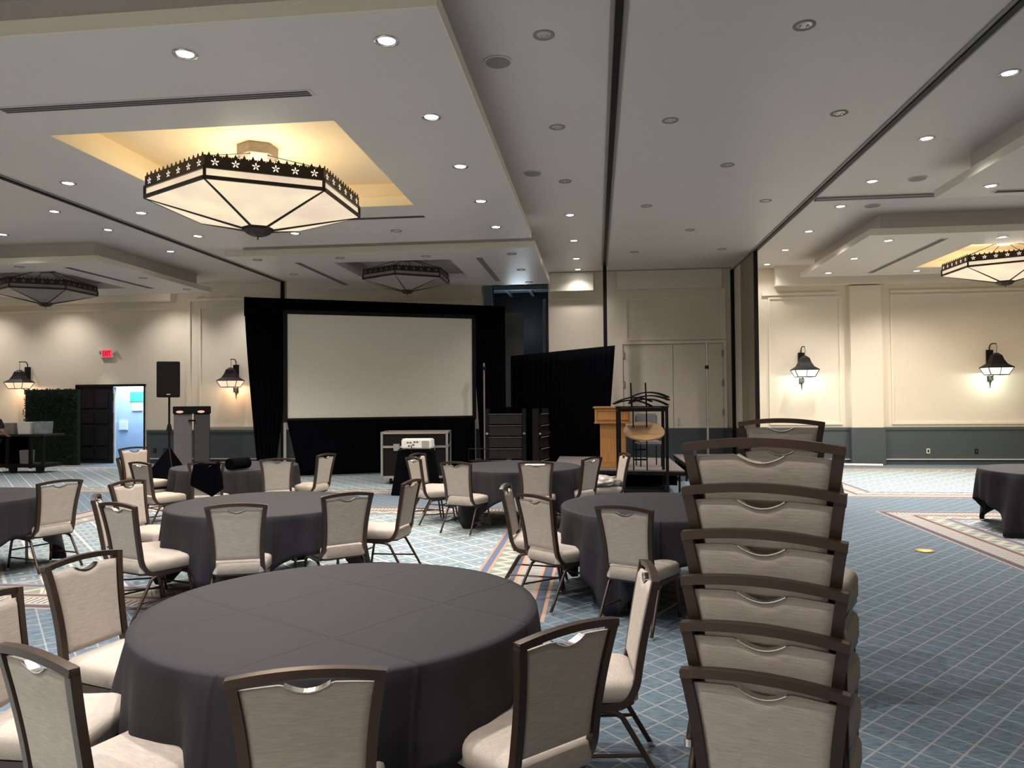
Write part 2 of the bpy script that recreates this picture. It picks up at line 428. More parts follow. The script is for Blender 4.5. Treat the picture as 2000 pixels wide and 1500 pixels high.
vent(6.3, 14.18, 6.3, 17.9, ZS, 'air slot in the far right dropped panel beside the lit chandelier')
vent(5.55, 11.36 - .35, 8.0, 11.36 - .35, ZS, 'air slot in the near right dropped panel at the frame edge')

# ------------------------------------------------------------------ downlights
def make_down(lit):
    t = empty('downlight', (0, 0, 0))
    n = 28; ring = []
    for r_, z in ((.098, 0), (.098, -.007), (.078, -.010), (.072, -.004), (.066, .0)): ring.append([(r_ * cos(2 * pi * k / n), r_ * sin(2 * pi * k / n), z) for k in range(n)])
    MB().ring(ring, cap=False).obj('trim_ring', 'chrome' if lit else 'spk', t, smooth='all')
    b = MB(); ring = []
    for r_, z in ((.066, -.001), (.05, -.0035), (.03, -.005), (.004, -.0055)): ring.append([(r_ * cos(2 * pi * k / n), r_ * sin(2 * pi * k / n), z) for k in range(n)])
    b.ring(ring, cap=False).obj('lamp_lens', 'lamp' if lit else 'reflector', t, smooth='all')
    if not lit:
        b = MB()
        for s_ in (-1, 1): b.tube([(s_ * .03, -.01, -.006), (s_ * .03, .02, -.010)], .009, 6)
        b.obj('lamp_clips', 'chrome', t)
    return t
lit0, un0 = None, None
def down(x, y, z, lit, label, group=None, power=1.0, size=1.35):
    global lit0, un0
    if lit:
        if lit0 is None: lit0 = make_down(True); t = lit0
        else: t = copy_tree(lit0)
    else:
        if un0 is None: un0 = make_down(False); t = un0
        else: t = copy_tree(un0)
    t.location = (x, y, z); t['label'] = label; t['category'] = 'ceiling light'
    if group: t['group'] = group
    if lit: lights.append((x, y, z, power, size))
    return t
lights = []
G1 = 'recessed lights'
rows = {5.68: 'nearest', 7.28: 'second nearest', 8.88: 'third nearest', 10.49: 'fourth nearest', 12.1: 'farthest'}
for y, t in rows.items(): down(-1.63, y, ZS, True, 'lit downlight in the big left panel, right edge row, %s' % t, G1)
for y, t in ((8.85, 'nearest'), (10.4, 'middle'), (12.0, 'farthest')): down(-6.8, y, ZS, True, 'lit downlight in the big left panel, left edge row, %s' % t, G1)
down(-3.33, 5.68, ZS, True, 'lit downlight in front of the lit chandelier by the air slot', G1)
down(-5.08, 12.05, ZS, True, 'lit downlight just behind the tip of the lit chandelier', G1)
down(-3.33, 12.12, ZS, False, 'unlit downlight at the far edge of the big left panel', G1)
for x, y, t in ((-9.21, 11.66, 'nearest'), (-11.44, 13.11, 'leftmost'), (-9.2, 13.05, 'second'), (-9.2, 15.12, 'third, above the speaker')):
    down(x, y, ZC, True, 'lit downlight on the ceiling left of the left track, %s' % t, G1, .8)
for x, y, t in ((-6.77, 14.2, 'at its near left corner'), (-6.75, 15.95, 'on its left side'), (-5.07, 14.26, 'at its near edge, left'), (-3.34, 14.35, 'at its near edge, right'), (-1.63, 14.4, 'at its near right corner'), (-1.63, 16.2, 'on its right side'), (-1.61, 17.95, 'at its far right corner')):
    down(x, y, ZS, False, 'unlit downlight in the panel above the screen, %s' % t, G1)
for x, y, t in ((-11.96, 14.15, 'near edge'), (-10.32, 15.87, 'right side'), (-10.29, 17.64, 'far corner'), (-13.48, 17.9, 'far edge')):
    down(x, y, ZS, False, 'unlit downlight in the far left panel, %s' % t, G1)
for y, t in ((6.61, 'nearest'), (8.89, 'middle'), (11.14, 'farthest')): down(-.44, y, ZC, False, 'unlit downlight beside the middle track, left of it, %s' % t, G1)
for y, t in ((13.21, 'nearest'), (15.37, 'second'), (17.35, 'third'), (18.8, 'farthest')): down(-.44, y, ZC, True, 'lit downlight in the row left of the middle track, %s' % t, G1, .7 if y < 18 else .2)
for x, y, t in ((1.86, 6.74, 'nearest, large'), (.9, 8.86, 'left of the second pair'), (2.83, 8.9, 'right of the second pair'), (1.87, 10.68, 'single in the middle'), (.88, 12.77, 'left of the third pair'), (2.84, 12.72, 'right of the third pair'), (1.85, 14.73, 'far single'), (.87, 16.76, 'left of the farthest pair'), (2.79, 16.72, 'right of the farthest pair')):
    down(x, y, ZC, False, 'unlit downlight between the two long tracks, %s' % t, G1)
for y, t in ((8.02, 'nearest'), (9.93, 'second'), (11.81, 'third'), (13.29, 'fourth'), (15.22, 'fifth'), (17.06, 'sixth'), (18.85, 'farthest')):
    down(4.22, y, ZC, True, 'lit downlight in the row right of the right track, %s' % t, G1, 1.0 if y < 17 else (.5 if y < 18 else .15))
down(6.26, 12.3, ZC, True, 'lit downlight between the two right hand dropped panels', G1)
down(5.37, 10.72, ZS, True, 'lit downlight in the near right dropped panel', G1)
for x, y, t in ((5.35, 14.24, 'left row, nearest'), (5.33, 15.99, 'left row, middle'), (5.34, 17.75, 'left row, farthest'), (7.31, 14.24, 'near edge'), (7.29, 17.8, 'far edge')):
    down(x, y, ZS, True, 'lit downlight in the far right panel, %s' % t, G1, .8)
for x, y, p_, s_, z_ in [(a[0], a[1], a[3], a[4], a[2]) for a in lights]:
    light('SPOT', (x, y, z_ - .03), P_SPOT * p_, COOL, spot_size=2.3, spot_blend=1.0, shadow_soft_size=.05)
# wall washers over the back wall (left and right), then added spots that have no fixtures
for x in (-16.4, -13.68, -5.5, 5.2, 9.75):
    light('SPOT', (x, YW - .75, ZS - .05 if x > 4 or x < -9 else ZC - .06), 22 if x > 4 else 110, COOL, spot_size=.75, spot_blend=.5, shadow_soft_size=.04)
for x in (-17.2, -14.8, -11.6, -9.4):  # added fill spots to brighten the left part of the back wall
    light('SPOT', (x, YW - 1.0, ZC - .06), 110, COOL, spot_size=2.0, spot_blend=1.0, shadow_soft_size=.06)
for x in (-6.8, -4.2, -1.63):  # unseen spots added over the foreground and behind the camera
    for y in (-2.2, .8, 3.4):
        light('SPOT', (x, y, ZC - .06), P_SPOT * (1.7 if x > -6 and y > 0 else 1.1), COOL, spot_size=2.3, spot_blend=1.0, shadow_soft_size=.06)

for x, y in ((-13.7, 11.7), (-11.5, 10.0), (-16.2, 13.1), (-13.7, 8.5), (7.4, 12.4), (10.5, 12.4), (10.6, 10.2)):  # unseen spots added beyond both sides of the view to lift the ambient
    light('SPOT', (x, y, ZC - .06), P_SPOT, COOL, spot_size=2.3, spot_blend=1.0, shadow_soft_size=.06)

def round_speaker(x, y, label):
    t = empty('ceiling_speaker', (x, y, ZC), 0, label, 'ceiling speaker')
    MB().cyl((0, 0), .14, -.012, 0, 32).obj('rim', 'ceil', t); MB().cyl((0, 0), .12, -.016, -.01, 32).obj('grille', 'spk', t)
round_speaker(-.92, 7.08, 'round ceiling speaker grille nearest, beside the big left panel')
round_speaker(-.89, 10.67, 'round ceiling speaker grille farther away, beside the big left panel')
round_speaker(4.85, 11.75, 'round ceiling speaker grille right of the right track, nearer one')
round_speaker(4.75, 13.31, 'round ceiling speaker grille right of the right track, farther one')

# ------------------------------------------------------------------ chandeliers
def chandelier(cx, cy, R_, lit, label, ph=30, nf=6):
    t = empty('chandelier', (cx, cy, 0), 0, label, 'chandelier', 'hexagonal chandeliers')
    k = R_ / 1.283
    zr = 4.93 - (4.93 - 4.163) * k                # lower ring height
    dz = lambda v: zr + v * k
    hx = lambda r, z: [Vector((r * cos(rad(ph + 60 * i)), r * sin(rad(ph + 60 * i)), z)) for i in range(6)]
    gl = 'glass_on' if lit else 'glass_off'
    bar = .020 * k
    ring = hx(R_, zr); ringb = hx(R_, dz(.117)); top = hx(R_, dz(.235)); bot = hx(.12 * k, dz(-.285))
    for i in range(6):
        j = (i + 1) % 6
        MB().faces([ring[i] * .995, ring[j] * .995, bot[j], bot[i]], [(0, 1, 2, 3)]).obj('glass_panel', gl, t)
        a0, a1, b0, b1 = ring[i], ring[j], ringb[j], ringb[i]
        def sc(v): return Vector((v.x * .992, v.y * .992, v.z))
        MB().faces([sc(a0), sc(a1), sc(b0), sc(b1)], [(0, 1, 2, 3)]).obj('glass_border', gl, t)
    f = MB()
    for i in range(6):
        j = (i + 1) % 6
        f.tube([ring[i], ring[j]], bar, 4); f.tube([ringb[i], ringb[j]], bar * .8, 4)
        dn = Vector((0, 0, -.012 * k)); f.tube([ring[i], ringb[i]], bar, 6); f.tube([ring[i] + dn, ring[i].lerp(bot[i], .5) + dn, bot[i] + dn], bar * .8, 6)
    f.obj('frame', 'bronze', t)
    bd = MB(); cr = MB(); fl = MB()
    for i in range(6):
        j = (i + 1) % 6; u = (ring[j] - ring[i]); L = u.length; u.normalize(); nrm = Vector((u.y, -u.x, 0))
        P = lambda s, z, o=0: ringb[i] + u * s + Vector((0, 0, z * k)) + nrm * o
        bd.faces([P(0, 0), P(L, 0), P(L, .115), P(0, .115), P(0, 0, -.015), P(L, 0, -.015), P(L, .115, -.015), P(0, .115, -.015)], [(0, 1, 2, 3), (7, 6, 5, 4), (0, 4, 5, 1), (3, 2, 6, 7), (0, 3, 7, 4), (1, 5, 6, 2)])
        n = 14
        for q in range(n):
            s0 = L * (q + .5) / n; w_ = L / n * .48
            pts = []
            for dx_, z in ((-w_, .110), (-w_ * .95, .135), (-w_ * .45, .128), (0, .172), (w_ * .45, .128), (w_ * .95, .135), (w_, .110)): pts.append((s0 + dx_, z))
            vs = [P(a_, z) for a_, z in pts] + [P(a_, z, -.012) for a_, z in pts]; m_ = len(pts)
            cr.faces(vs, [tuple(range(m_)), tuple(range(2 * m_ - 1, m_ - 1, -1))] + [(a_, a_ + 1, m_ + a_ + 1, m_ + a_) for a_ in range(m_ - 1)])
        for q in range(nf):
            s0 = L * (q + .5) / nf
            for an in (18, 90, 162, 234, 306):
                c0 = (s0 + .026 * k * cos(rad(an)), .058 + .026 * sin(rad(an)))
                ca, sa = cos(rad(an)), sin(rad(an)); vs = []
                for g in range(8):
                    ex, ey = .019 * cos(g * pi / 4), .008 * sin(g * pi / 4)
                    vs.append(P(c0[0] + (ex * ca - ey * sa) * k, c0[1] + ex * sa + ey * ca, .003 if nrm.dot(ring[i]) > 0 else -.018))
                fl.faces(vs, [tuple(range(8))])
    bb = bd.obj('metal_band', 'bronze', t); cr.obj('scalloped_crest', 'bronze', bb); fl.obj('flower_cutouts', 'flower' if lit else 'glass_off', bb)
    b = MB().ring([hx(.20 * k, dz(-.262)), hx(.19 * k, dz(-.30)), hx(.14 * k, dz(-.345)), hx(.10 * k, dz(-.365)), hx(.02 * k, dz(-.375))])
    b.obj('bottom_cap', 'bronze', t)
    MB().tube([(0, 0, dz(-.37)), (0, 0, dz(-.42))], .008, 8).obj('finial', 'bronze', t)
    cn = MB().ring([hx(.25 * k, 4.925), hx(.25 * k, 4.925 - .13 * k), hx(.17 * k, 4.925 - .17 * k)]).obj('canopy', M['canopy'] if lit else 'bronze', t)
    rd = MB()
    for i in range(6): rd.tube([hx(.2 * k, 4.93 - .15 * k)[i], top[i]], .007, 6)
    rd.obj('hanging_rods', 'bronze', t)
    return t
chandelier(-4.24, 8.9, 1.283, True, 'large lit hexagonal chandelier in the glowing ceiling recess, nearest one')
chandelier(-4.16, 16.0, .98, False, 'unlit hexagonal chandelier hanging above the projection screen')
chandelier(-12.86, 16.0, 1.08, False, 'unlit hexagonal chandelier at the far left edge')
chandelier(8.3, 16.1, 1.12, True, 'lit hexagonal chandelier at the right edge, far away')
light('POINT', (-4.24, 8.9, 4.42), P_CHAND, WARM, shadow_soft_size=.45)
light('AREA', (-4.24, 8.9, 3.72), 60, (1, .82, .58), shape='DISK', size=1.6)
light('POINT', (8.3, 16.1, 4.5), P_SMALL, WARM, shadow_soft_size=.35)
light('AREA', (8.3, 16.1, 3.9), 60, (1, .82, .58), shape='DISK', size=1.4)
light('POINT', (8.4, 7.8, 4.5), P_SMALL, WARM, shadow_soft_size=.35)

# ------------------------------------------------------------------ wall sconces
def sconce(x, z, warm, label, dx):
    t = empty('wall_sconce', (x, YW, z), 0, label, 'wall lamp', 'wall lanterns')
    g = 'sc_warm' if warm else 'sc_cool'
    MB().box(-.075, -.06, -.12, .075, 0, .42).obj('back_plate', 'black', t, bev=.004)
    y = -.34
    ar = MB(); ar.tube([(0, -.03, .40), (0, -.04, .50), (0, -.12, .56), (0, y, .55)], .014, 6, smooth=4); ar.tube([(0, y, .56), (.02, y, .45), (0, y, .30)], .006, 6)
    ar.tube([(0, -.05, -.02), (0, y, .30)], .008, 6); ar.obj('arm', 'black', t)
    sq = lambda r, zz: [(-r, y - r * .75, zz), (r, y - r * .75, zz), (r, y + r * .75, zz), (-r, y + r * .75, zz)]
    MB().ring([sq(.03, .33), sq(.10, .27), sq(.135, .16), (sq(.19, .06)), sq(.30, -.02), sq(.295, -.035)]).obj('shade', 'black', t)
    gz = MB(); 
    gz.ring([sq(.28, -.035), sq(.235, -.13), sq(.20, -.20)], cap=False); gz.obj('glass', g, t)
    fr = MB()
    for i in range(4): fr.tube([sq(.285, -.035)[i], sq(.205, -.20)[i]], .007, 4)
    for i in range(4): fr.tube([sq(.205, -.20)[i], sq(.205, -.20)[(i + 1) % 4]], .009, 4)
    fr.tube([(0, y - .213, -.03), (0, y - .15, -.20)], .006, 4); fr.obj('glass_frame', 'black', t)
    br = MB().box(-.05, -.10, -.34, .05, 0, -.22); br.tube([(0, y + .14, -.2), (0, -.06, -.26)], .012, 6); br.tube([(0, -.05, -.34), (0, -.05, -.52)], [.016, .005], 6)
    br.obj('bracket', 'black', t)
    light('POINT', (0, y, -.24), P_SCONCE * (1.0 if warm else 1.15), (1, .62, .34) if warm else (.93, 1, .86), t, shadow_soft_size=.05)
sconce(-16.12, 2.32, True, 'warm lit wall lantern above the green hedge panel', 0)
sconce(-9.87, 2.30, True, 'warm lit wall lantern left of the black screen drape', 0)
sconce(5.14, 2.40, False, 'cool lit wall lantern nearer the partition panel', 0)
sconce(9.60, 2.40, False, 'cool lit wall lantern at the far right edge', 0)

# ------------------------------------------------------------------ doors and back-wall details
d = struct(empty('door_1', (D0, YW, 0)))
b = MB(); b.box(0, .0, 0, 1.06, .05, 2.16); b.obj('leaf', 'door', d)
b = MB()
for z0, z1 in ((.12, .42), (.5, 1.0), (1.12, 1.42), (1.55, 2.05)):
    b.box(.12, -.012, z0, .5, 0, z1); b.box(.56, -.012, z0, .94, 0, z1)
b.obj('raised_panels', 'door', d, bev=.006)
MB().box(-.05, -.03, 0, 0, .2, 2.2).obj('jamb', 'black', d); MB().box(-.05, -.03, 2.16, 2.06, .2, 2.22).obj('lintel', 'black', d)
MB().box(2.0, -.02, 0, 2.04, .2, 2.2).obj('jamb', 'black', d)
h = MB(); h.cyl((.0, 0), .03, 0, .03, 12); ho = h.obj('knob', 'chrome', d); ho.rotation_euler = (rad(90), 0, 0); ho.location = (.07, -.01, 1.02)
e = MB()
for z in (.12, .62, 1.2, 1.75): e.box(1.065, .02, z, 1.10, .05, z + .22)
e.obj('hinges', 'alu', d)
MB().box(1.10, .0, 0, 1.135, .045, 2.14).obj('edge_strip', 'white', d)
# service corridor beyond
b = MB(); b.box(D0 - .5, YW + 1.3, 0, D1 + 1.4, YW + 1.4, 2.9); b.box(D1 + 1.3, YW + .2, 0, D1 + 1.4, YW + 1.4, 2.9); b.box(D0 - .6, YW + .2, 0, D0 - .5, YW + 1.4, 2.9); b.box(D0 - .6, YW + .2, 2.9, D1 + 1.4, YW + 1.4, 3.0)
struct(b.obj('wall_service_corridor', 'bluewall'))
light('AREA', (-13.3, YW + .8, 2.85), P_DOOR, (.62, .82, 1), shape='RECTANGLE', size=1.8, size_y=.6)
t = empty('wall_notice', (-13.76, YW + 1.3, 1.82), 0, 'green and white notice on the blue corridor wall', 'sign')
MB().box(-.12, -.02, -.10, .42, 0, .20).obj('green_board', 'green', t, bev=.01); MB().box(-.05, -.03, -.36, .27, 0, -.13).obj('white_sheet', 'paper', t)
tag(MB().box(-14.21, YW + 1.26, .89, -13.95, YW + 1.3, 1.16).obj('paper_notice', 'paper'), 'small white paper on the blue corridor wall', 'paper')
# exit sign
t = empty('exit_sign', (-13.66, YW, 3.08), 0, 'red lit EXIT sign above the black service door', 'exit sign')
MB().box(-.21, -.07, -.12, .17, -.0, .13).obj('housing', 'white', t, bev=.01)
MB().box(-.15, -.078, -.095, .13, -.07, .105).obj('red_face', 'red', t)
tc = bpy.data.curves.new('exit_text', 'FONT'); tc.body = 'EXIT'; tc.size = .17; tc.extrude = .003; tc.align_x = 'CENTER'; tc.align_y = 'CENTER'
to = bpy.data.objects.new('tmp', tc); C.objects.link(to); dg = bpy.context.evaluated_depsgraph_get()
me = bpy.data.meshes.new_from_object(to.evaluated_get(dg)); bpy.data.objects.remove(to)
me.materials.clear(); me.materials.append(plain('exit_letters', (.02, .0, .0), .6))
xo = bpy.data.objects.new('letters', me); C.objects.link(xo); xo.parent = t; xo.location = (-.01, -.082, 0); xo.rotation_euler = (rad(90), 0, 0); xo.scale = (.66, 1.15, 1)
hd = MB()
for s_ in (-1, 1): hd.ring([[(-.02 + s_ * .23 + .05 * cos(q * pi / 6), -.10 + z_, .07 + .05 * sin(q * pi / 6)) for q in range(12)] for z_ in (0, .08)])
hd.obj('emergency_lamp_heads', 'white', t)

# big double door of the right alcove
d = struct(empty('door_2', (.70, YW, 0)))
MB().box(0, -.035, .12, 1.25, 0, 3.08).obj('leaf', 'wall', d); MB().box(1.265, -.035, .12, 2.51, 0, 3.08).obj('leaf', 'wall', d)
MB().box(0, -.06, 0, 2.51, -.035, .93).obj('kick_panel', 'wains', d)
h = MB()
for x in (-.0, 2.5):
    for z in (1.25, 2.0, 2.75): h.box(x - .02, -.075, z, x + .03, -.03, z + .16)
h.obj('hinges', 'rail', d)
h = MB()
for x in (1.1, 1.38): h.tube([(x, -.06, 1.0), (x, -.11, 1.02), (x, -.11, 1.16), (x, -.06, 1.18)], .012, 6)
h.obj('handles', 'alu', d)

# room behind the dark opening
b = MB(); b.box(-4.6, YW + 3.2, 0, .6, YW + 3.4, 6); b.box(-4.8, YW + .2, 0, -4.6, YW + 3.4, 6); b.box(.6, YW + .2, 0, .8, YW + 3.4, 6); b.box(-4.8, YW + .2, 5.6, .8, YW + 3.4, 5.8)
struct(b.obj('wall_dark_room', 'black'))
b = MB(); b.box(-4.6, YW + .8, 4.72, .6, YW + .95, 4.84); b.box(-4.6, YW + 2.4, 4.9, .6, YW + 2.6, 5.05)
b.box(-1.95, YW + .2, 4.86, -1.85, YW + 3.2, 5.1); b.box(-2.62, YW + .2, 4.86, -2.54, YW + 3.2, 5.1)
struct(b.obj('ceiling_beams', 'beam'))
struct(MB().box(-2.75, YW + .5, 1.5, -1.95, YW + .53, 4.05).obj('window_1', 'darkwin'))
struct(MB().box(-1.42, YW + .4, 0, -1.34, YW + .5, 4.4).obj('trim_24', 'beam'))
struct(MB().box(-2.95, YW - .06, 0, -2.72, YW + .22, ZC).obj('trim_25', 'beam'))
light('POINT', (-2.2, YW + 1.6, 3.9), 20, (.75, .9, 1), shadow_soft_size=.3)

def outlet(x, z, label, dark=True):
    t = empty('wall_outlet', (x, YW - .03, z), 0, label, 'outlet')
    MB().box(-.04, -.01, -.06, .04, 0, .06).obj('cover_plate', 'black' if dark else 'white', t)
    MB().box(-.018, -.014, -.035, .018, -.01, .035).obj('socket', 'black' if not dark else 'slot', t)
outlet(8.13, .34, 'pale wall outlet on the dark wainscot between the two right lanterns', False)
outlet(9.25, .33, 'dark wall outlet on the wainscot under the far right lantern')
outlet(5.72, .42, 'dark wall outlet on the wainscot just right of the stacked chairs')
outlet(-12.25, .36, 'dark wall outlet by the speaker stand, left one'); outlet(-11.95, .36, 'dark wall outlet by the speaker stand, right one')
tag(MB().tube([(5.6, 19.1, .03), (6.86, 18.85, .03)], .035, 8).obj('floor_pole', 'white'), 'white pole lying on the carpet by the right wall', 'pole')
tag(MB().ring([[(3.55 + r_ * cos(q * pi / 8), 8.6 + r_ * .9 * sin(q * pi / 8), z_) for q in range(16)] for r_, z_ in ((.10, .001), (.095, .012), (.03, .02))]).obj('gold_foil_disc', 'gold', smooth='all'), 'small gold foil piece lying on the carpet, right side', 'litter')

# ------------------------------------------------------------------ drapes and screen
def curtain(P0, P1, zt0, zt1, zb=.02, folds=30, amp=.02, gather=None, n=200, thick=.01):
    P0, P1 = Vector(P0), Vector(P1); d_ = (P1 - P0); nr = Vector((d_.y, -d_.x, 0)).normalized()
    b = MB(); rows = 10; R = []
    for s_ in (0, 1):
        for k in range(rows + 1):
            v = k / rows; row = []
            for i in range(n + 1):
                u = i / n; uu_ = gather(u, v) if gather else u
                p = P0 + d_ * uu_; zt = zt0 + (zt1 - zt0) * u
                a_ = amp * (.35 + .65 * v) * (sin(2 * pi * folds * u + .8 * sin(9 * u)) + .4 * sin(2 * pi * folds * 2.3 * u + 2))
                row.append((p.x + nr.x * (a_ + s_ * thick), p.y + nr.y * (a_ + s_ * thick), zt + (zb - zt) * v))
            R.append(row)
    V = [[b.b.verts.new(q) for q in r] for r in R]
    for s_ in (0, 1):
        o = s_ * (rows + 1)
        for k in range(rows):
            for i in range(n): b.b.faces.new((V[o + k][i], V[o + k][i + 1], V[o + k + 1][i + 1], V[o + k + 1][i]))
    o = rows + 1
    for i in range(n):
        b.b.faces.new((V[0][i], V[0][i + 1], V[o][i + 1], V[o][i])); b.b.faces.new((V[rows][i], V[rows][i + 1], V[o + rows][i + 1], V[o + rows][i]))
    for k in range(rows):
        for i in (0, n): b.b.faces.new((V[k][i], V[k + 1][i], V[o + k + 1][i], V[o + k][i]))
    return b
# screen plane: left bottom (-6.88,15.9) to right (-2.99,17.67)
SA, SB = Vector((-6.88, 15.9, 0)), Vector((-2.99, 17.67, 0)); sd = (SB - SA); sl = sd.length; sa = math.atan2(sd.y, sd.x)
t = empty('projection_screen', SA, sa, 'large blank projection screen in a black frame, set in black drapes', 'screen')
MB().box(0, -.01, 1.32, sl, .01, 3.66).obj('screen_surface', 'screen', t)
b = MB(); g = .09
b.box(-g, -.03, 1.32 - g, 0, .03, 3.66 + g); b.box(sl, -.03, 1.32 - g, sl + g, .03, 3.66 + g); b.box(0, -.03, 3.66, sl, .03, 3.66 + g); b.box(0, -.03, 1.32 - g, sl, .03, 1.32)
b.obj('screen_frame', 'black', t)
b = MB()
for x in (-.06, sl + .06): b.box(x - .03, .03, 0, x + .03, .08, 1.3); b.box(x - .04, -.35, 0, x + .04, .5, .04)
b.obj('support_legs', 'alu', t)
def P(a_, off=0): # point on the screen line, a_ metres from its left end
    q = SA + sd.normalized() * a_; n_ = Vector((sd.y, -sd.x, 0)).normalized(); return q + n_ * off
o = curtain(P(-.92, -.06), P(sl + .86, -.06), 4.02, 4.0, 3.6, folds=26).obj('valance_drape', 'velvet', smooth='all'); tag(o, 'black top valance drape hanging above the projection screen', 'drape', 'black drapes round the screen')
o = curtain(P(-.02, .04), P(sl + .05, .04), 1.27, 1.27, .03, folds=24, gather=lambda u, v: u + (0.06 * v * (1 - u))).obj('skirt_drape', 'velvet', smooth='all'); tag(o, 'black skirt drape hanging below the projection screen', 'drape', 'black drapes round the screen')
def gl_(u, v): # left wing, swept narrower at the bottom
    l = .00 + .33 * v ** 1.3; r_ = 1.0 if v < .45 else 1.0 - .28 * ((v - .45) / .55) ** 1.2
    return l + (r_ - l) * u
o = curtain(P(-.92, -.12), P(-.03, -.12), 4.0, 4.0, .05, folds=6, gather=gl_, n=90).obj('wing_drape', 'velvet', smooth='all'); tag(o, 'tall black side drape left of the projection screen, gathered narrow at the bottom', 'drape', 'black drapes round the screen')
def gr_(u, v):
    l = .08 + .30 * max(0, v - .35); return l + (1 - l) * u
o = curtain(P(sl + .02, -.12), P(sl + .88, -.12), 4.0, 3.98, .05, folds=6, gather=gr_, n=90).obj('wing_drape', 'velvet', smooth='all'); tag(o, 'tall black side drape right of the projection screen', 'drape', 'black drapes round the screen')
# lower drape wall on the right
def gd(u, v): return u * (1 - .09 * v)
o = curtain((-2.15, 18.6, 0), (.43, 17.1, 0), 2.80, 2.92, .05, folds=22, gather=gd).obj('pipe_drape', 'velvet', smooth='all'); tag(o, 'low black drape wall behind the lectern and folded carts', 'drape')
def pole(x, y, z0, z1, name, label, r_=.02, knob=None, mat='alu'):
    t = empty(name, (x, y, 0), 0, label, 'pole')
    MB().cyl((0, 0), r_, z0, z1, 12).obj('tube', mat, t); MB().box(-.2, -.2, z0 - .02 if z0 > 0 else 0, .2, .2, z0 + .01 if z0 > 0 else .012).obj('base_plate', mat, t)
    if knob: MB().cyl((0, 0), .045, knob - .04, knob + .04, 12).obj('collar', 'black', t)
pole(-2.68, 17.55, 0, 2.58, 'drape_upright', 'bare metal upright pole beside the right side screen drape', knob=2.45)
pole(.30, 17.35, 0, 2.6, 'drape_upright', 'bare metal upright pole at the right end of the low drape', knob=2.3)
pole(2.57, 17.75, 0, 3.0, 'drape_upright', 'tall bare metal upright with black collar before the double door', .028, knob=2.42)

# ------------------------------------------------------------------ stage, lectern, cage cart
def stage(name, corners, label, legs=True, zt=.40):
    cx = sum(c[0] for c in corners) / 4; cy = sum(c[1] for c in corners) / 4
    t = empty(name, (cx, cy, 0), 0, label, 'stage', 'stage platforms')
    q = [(c[0] - cx, c[1] - cy) for c in corners]
    MB().ring([[(a_, b_, z) for a_, b_ in q] for z in (zt - .025, zt)]).obj('deck', 'stage', t)
    MB().ring([[(a_, b_, z) for a_, b_ in q] for z in (zt - .09, zt - .026)]).obj('edge_rail', 'black', t)
    for a_, b_ in q:
        MB().tube([(a_ * .93, b_ * .93, 0), (a_ * .93, b_ * .93, zt - .08)], .02, 8).obj('leg', 'black', t)
    MB().ring([[(a_ * .9, b_ * .9, z) for a_, b_ in q] for z in (.12, zt - .09)]).obj('under_structure', 'velvet', t)
stage('stage_platform', [(-.85, 13.95), (1.55, 13.5), (1.55, 16.4), (-.85, 16.9)], 'low grey stage platform under the wooden lectern')
stage('stage_platform', [(1.75, 15.4), (3.35, 15.4), (3.35, 17.5), (1.75, 17.5)], 'low grey stage platform farther right, behind the stacked chairs')
t = empty('lectern', (.30, 14.25, .40), rad(-4), 'honey coloured wooden lectern standing on the stage', 'lectern')
MB().box(-.33, -.22, .86, .33, .22, 1.12).obj('top_box', 'wood', t, bev=.004)
MB().box(-.36, -.25, 1.12, .36, .25, 1.15).obj('top_moulding', 'wood', t, bev=.006)
b = MB(); b.box(-.30, -.235, .90, .30, -.22, .915); b.box(-.30, -.235, 1.07, .30, -.22, 1.085); b.box(-.30, -.235, .90, -.285, -.22, 1.085); b.box(.285, -.235, .90, .30, -.22, 1.085)
b.obj('face_moulding', 'wood', t); MB().box(-.34, -.235, .83, .34, .235, .86).obj('neck_moulding', 'wood', t, bev=.005)
MB().box(-.235, -.17, .12, .235, .17, .83).obj('column', 'wood', t, bev=.004)
MB().box(-.25, -.20, .0, .25, .20, .09).obj('base', 'wood', t, bev=.006); MB().box(-.235, -.185, .09, .235, .185, .13).obj('base_moulding', 'wood', t, bev=.006)

t = empty('rolling_rack', (.79, 13.42, 0), rad(2), 'black metal open rack cart loaded with curved black frames', 'cart')
W, Dp, H = .41, .28, 1.56
for sx in (-1, 1):
    for sy in (-1, 1): MB().box(sx * W - .025, sy * Dp - .025, .04, sx * W + .025, sy * Dp + .025, H).obj('post', 'black', t)
b = MB()
for z in (.06,):
    for sy in (-1, 1): b.box(-W, sy * Dp - .02, z - .03, W, sy * Dp + .02, z + .03)
    for sx in (-1, 1): b.box(sx * W - .02, -Dp, z - .03, sx * W + .02, Dp, z + .03)
b.obj('bottom_rails', 'black', t); b = MB(); z = H - .06
for sy in (-1, 1): b.box(-W, sy * Dp - .02, z - .03, W, sy * Dp + .02, z + .03)
for sx in (-1, 1): b.box(sx * W - .02, -Dp, z - .03, sx * W + .02, Dp, z + .03)
b.obj('top_rails', 'black', t)
MB().box(-W, -Dp, .03, W, Dp, .05).obj('bottom_shelf', 'black', t); MB().box(-W - .04, -Dp, H - .02, W + .04, Dp, H).obj('top_shelf', 'black', t)
b = MB()
for x in (-.14, .10): b.tube([(x, .1, .4), (x, .1, H - .03)], .012, 6)
for z in (.95, .78, .60): b.box(-.14, .09, z - .015, .10, .11, z + .015)
b.obj('inner_ladder', 'black', t)
b = MB()
for x in (-.17, .09): b.tube([(x, 0, H), (x - .015, 0, H + .42)], .014, 6)
b.obj('upright_pegs', 'black', t)
k0 = None
